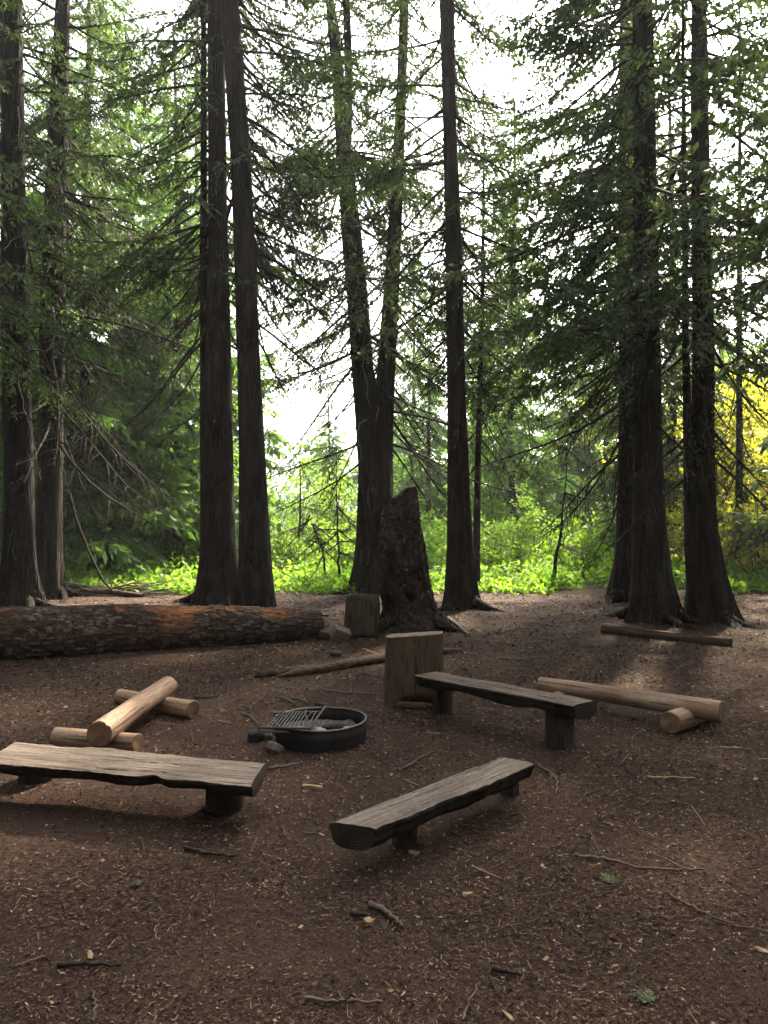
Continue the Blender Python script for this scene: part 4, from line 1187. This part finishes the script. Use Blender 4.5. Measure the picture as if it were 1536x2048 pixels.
stick('long thin curved stick on the ground at lower right, forked at its left end', [(1148, 1718), (1205, 1725), (1268, 1743), (1330, 1748), (1408, 1750)], .009, 'stick', 1, [(.3, (1195, 1702)), (.9, (1300, 1714))])
stick('very thin long twig on the ground by the lower right edge', [(1340, 1797), (1400, 1832), (1470, 1858), (1534, 1872)], .006, 'stick', 2)
stick('dark curved stick on the ground below the left plank bench', [(368, 1699), (400, 1708), (430, 1714), (472, 1717)], .011, 'dark_stick', 3, [(.25, (382, 1688))])
stick('thick dark stick lying flat at lower left', [(115, 1938), (160, 1937), (205, 1936), (240, 1940)], .010, 'dark_stick', 4)
stick('short black stick at bottom right of centre', [(982, 1948), (1010, 1954), (1042, 1961)], .011, 'dark_stick', 5)
stick('pale broken stick at bottom centre, thicker at its left', [(740, 1819), (765, 1828), (790, 1848), (808, 1862)], .014, 'stick', 6)
stick('short dark stub of wood beside the pale broken stick', [(702, 1836), (715, 1838), (732, 1838)], .013, 'dark_stick', 7)
stick('thin pale stick behind the fire ring, pointing at the sawn stump', [(650, 1384), (690, 1389), (760, 1391)], .012, 'stick', 8, [(.6, (700, 1378))])
stick('crooked stick reaching left from behind the grill grate', [(482, 1428), (500, 1435), (518, 1452)], .010, 'stick', 9)
stick('stick lying just behind the fire ring handle', [(560, 1396), (578, 1404), (592, 1412)], .012, 'stick', 10)
stick('paler stick beside the one behind the fire ring handle', [(583, 1398), (600, 1402), (618, 1409)], .012, 'stick', 11)
stick('stick on the ground right of the end of the left plank bench', [(537, 1541), (570, 1538), (605, 1530)], .012, 'stick', 12)
stick('forked twig on bare earth between the fire ring and the front bench', [(806, 1540), (830, 1525), (866, 1506)], .009, 'stick', 13, [(.5, (862, 1543))])
stick('curved twig on the ground off the far end of the front bench', [(1075, 1530), (1100, 1545), (1115, 1565), (1112, 1590)], .008, 'stick', 14, [(.4, (1090, 1565))])
stick('pale twig standing out against the bottom edge, right of centre', [(925, 2046), (938, 2010), (958, 1976)], .006, 'stick', 15)
stick('grey twig at the bottom edge, left of centre', [(610, 2000), (660, 2010), (720, 2014), (768, 2012)], .007, 'stick', 16)
stick('thin vertical twig at the bottom left', [(186, 2046), (190, 2010), (186, 1985)], .005, 'stick', 17)
stick('orange tinted split stick on the ground right of the front bench', [(1296, 1557), (1340, 1559), (1390, 1560)], .009, 'chip', 18)
stick('thin dark stick trailing right from the cross log of the left log bench', [(388, 1398), (410, 1398), (436, 1394)], .012, 'dark_stick', 19)
stick('pale short stick in the middle distance behind the front bench', [(836, 1368), (880, 1372), (940, 1362)], .010, 'stick', 20)
stick('broken root end sticking out right of the snag', [(896, 1240), (915, 1256), (938, 1276)], .035, 'stick', 21)
stick('pale twig in front of the massive trunk', [(1000, 1318), (1040, 1322), (1085, 1316)], .012, 'stick', 22)
stick('dark twig lying left of the front bench sawn end', [(606, 1668), (640, 1668), (655, 1660)], .006, 'stick', 23)

def wood_chip(label, px, py, dims, rz, seed, mat='chip', name='wood_chip'):
    p = gp(px, py); mb = MB(); rng = np.random.RandomState(seed)
    V = np.array([[x, y, z] for z in (0, 1) for x, y in ((-.5, -.3), (-.1, -.5), (.35, -.42), (.52, .05), (.2, .5), (-.4, .38))]) * [dims[0], dims[1], dims[2] * .7]
    V += rng.normal(0, 1, V.shape) * np.array(dims) * [.07, .12, .16]
    i = np.arange(6); mb.add(V, np.stack([i, (i + 1) % 6, (i + 1) % 6 + 6, i + 6], 1), 0, False); mb.add(V, [i[::-1]], 0, False); mb.add(V, [i + 6], 0, False)
    return tag(mb.build(name, M[mat], None, (p[0], p[1], float(ground_z(p[0], p[1])) + .004), (.05, .06, rz)), label, 'wood chip', 'split wood chips on the ground')
wood_chip('pale split wood chip between the left plank bench and the front bench', 625, 1575, (.135, .035, .03), -.1, 1)
wood_chip('small tan wood chip right of centre in the foreground', 935, 1792, (.06, .02, .012), .6, 2)
wood_chip('pale tan flake beside the near leg of the front bench', 828, 1706, (.07, .035, .008), -.8, 3)
wood_chip('rounded wood chip below the pale broken stick at bottom centre', 738, 1850, (.045, .035, .025), .4, 4)
wood_chip('tan chip leaning near the thick dark stick at lower left', 180, 1912, (.07, .02, .008), 2.0, 5)
wood_chip('pale chip near the bottom right edge', 1528, 1905, (.08, .02, .01), -.6, 6)
wood_chip('orange chip at the bottom edge, right of centre', 1016, 2036, (.065, .015, .008), -1.0, 7)

def sprig(label, px, py, s, seed):
    p = gp(px, py); rng = np.random.RandomState(seed); mb = MB()
    for a in (0, .6, -.7):
        ca, sa = math.cos(a + seed), math.sin(a + seed); L = s * rng.uniform(.6, 1)
        tube(mb, np.array([[0, 0, .012], [ca * L * .5, sa * L * .5, .03], [ca * L, sa * L, .012]]), .002, 4)
        for k in range(12):
            u = (k + 1) / 13; b = np.array([ca * L * u, sa * L * u, .024 - .02 * abs(u - .5)])
            for sd in (1, -1):
                d = np.array([ca * .6 - sa * sd, sa * .6 + ca * sd, rng.uniform(-.1, .5)]); l = s * .22 * (1.1 - u)
                w = np.array([-d[1], d[0], 0]) * .16 * l
                mb.quads([[b, b + d * l * .5 + w, b + d * l, b + d * l * .5 - w]])
    tag(mb.build('green_sprig', M['sprig'], None, (p[0], p[1], float(ground_z(p[0], p[1])))), label, 'sprig', 'green conifer sprigs fallen on the ground')
sprig('fallen green sprig above the very thin long twig at lower right', 1216, 1772, .11, 1)
sprig('fallen green sprig at bottom right, by a pale chip', 1300, 2015, .10, 2)
sprig('small fallen green sprig at lower left', 280, 1772, .07, 3)

def litter():
    rng = np.random.RandomState(17)
    def scatter(n, ymin, ymax, power, lmin, lmax, wr, curl, mb):
        y = ymin + (ymax - ymin) * rng.rand(n) ** power; x = rng.uniform(-.56, .56, n) * (y + .3)
        cl = sn(np.stack([x * 1.1, y * 1.1, 0 * x], 1), 55)
        ok = rng.rand(n) < .62 + .4 * cl
        x, y = x[ok], y[ok]; n = len(x)
        a = rng.uniform(0, np.pi, n); l = rng.uniform(lmin, lmax, n) * (.6 + .13 * y); w = l * rng.uniform(*wr, n)
        z = ground_z(x, y) + rng.uniform(.002, .010, n)
        tl = rng.normal(0, .22, n); tr_ = rng.normal(0, .35, n)
        d = np.stack([np.cos(a), np.sin(a), tl], 1) * l[:, None] / 2; wv = np.stack([-np.sin(a), np.cos(a), tr_], 1) * w[:, None] / 2
        c = np.stack([x, y, z], 1)
        c[:, 2] += np.abs(d[:, 2]) * .6 + np.abs(wv[:, 2]) * .6
        k1, k2 = rng.uniform(.3, 1, n)[:, None], rng.uniform(.5, 1.2, n)[:, None]
        mb.quads(np.stack([c - d - wv * k1, c + d * k2 - wv, c + d + wv * k1, c - d * k2 + wv], 1))
    a = MB()
    scatter(330000, 2.3, 15.5, 1.45, .009, .027, (.07, .2), 0, a)     # needles and slivers
    scatter(150000, 2.3, 17.0, 1.3, .007, .017, (.3, .8), 0, a)       # crumbs and flakes
    scatter(1800, 2.3, 14.0, 1.0, .05, .14, (.03, .06), 0, a)         # fine twigs
    tag(a.build('forest_litter', M['litter']), 'brown needles, bark crumbs and twiglets covering the clearing', 'litter', kind='stuff')
    b = MB()
    scatter(1100, 2.3, 15.0, 1.0, .010, .026, (.35, .8), 0, b)
    tag(b.build('pale_leaf_litter', M['chip']), 'scattered pale leaf scraps and wood flakes on the brown ground', 'litter', kind='stuff')
litter()

# brush pile at the left meadow edge and the limb leaning into it
def brush():
    rng = np.random.RandomState(8); mb = MB()
    for k in range(60):
        px = rng.uniform(150, 300); Y = rng.uniform(16.4, 17.6)
        p = at(px, 1024, Y); p[2] = rng.uniform(.03, .18); a = rng.uniform(-.5, .5) + (np.pi if rng.rand() < .5 else 0); L = rng.uniform(.4, 1.2)
        e = p + np.array([math.cos(a) * L, math.sin(a) * L, rng.uniform(-.1, .22)]); e[2] = max(.02, e[2])
        tube(mb, np.stack([p, (p + e) / 2 + rng.normal(0, .04, 3), e]), np.array([.018, .013, .006]) * rng.uniform(.6, 1.3), 5)
    tag(mb.build('brush_pile', M['stick']), 'low tangle of dead branches beside the left meadow', 'brush pile')
    P = np.array([at(x, y, Y) for x, y, Y in [(228, 1186, 15.9), (205, 1160, 16.0), (178, 1105, 16.1), (152, 1040, 16.2), (138, 985, 16.2)]])
    m2 = MB(); tube(m2, P, np.array([.018, .022, .026, .030, .032]), 7, 0, 0)
    tag(m2.build('broken_limb', M['limb']), 'broken bare limb leaning from the second trunk down to the brush pile', 'branch')
brush()

# ------------------------------------------------------------------ hazy evening air
HAZE = .0008
def haze():
    m, nt, out = new_mat('haze')
    v = nt.nodes.new('ShaderNodeVolumePrincipled')
    v.inputs['Density'].default_value = HAZE
    v.inputs['Color'].default_value = (.93, .95, .97, 1)
    v.inputs['Anisotropy'].default_value = .35
    nt.links.new(v.outputs[0], out.inputs['Volume'])
    mb = MB(); box(mb, (-90, -40, -2), (90, 75, 26))
    tag(mb.build('haze', m), 'thin pale haze in the air of the clearing', 'haze', kind='stuff')
haze()
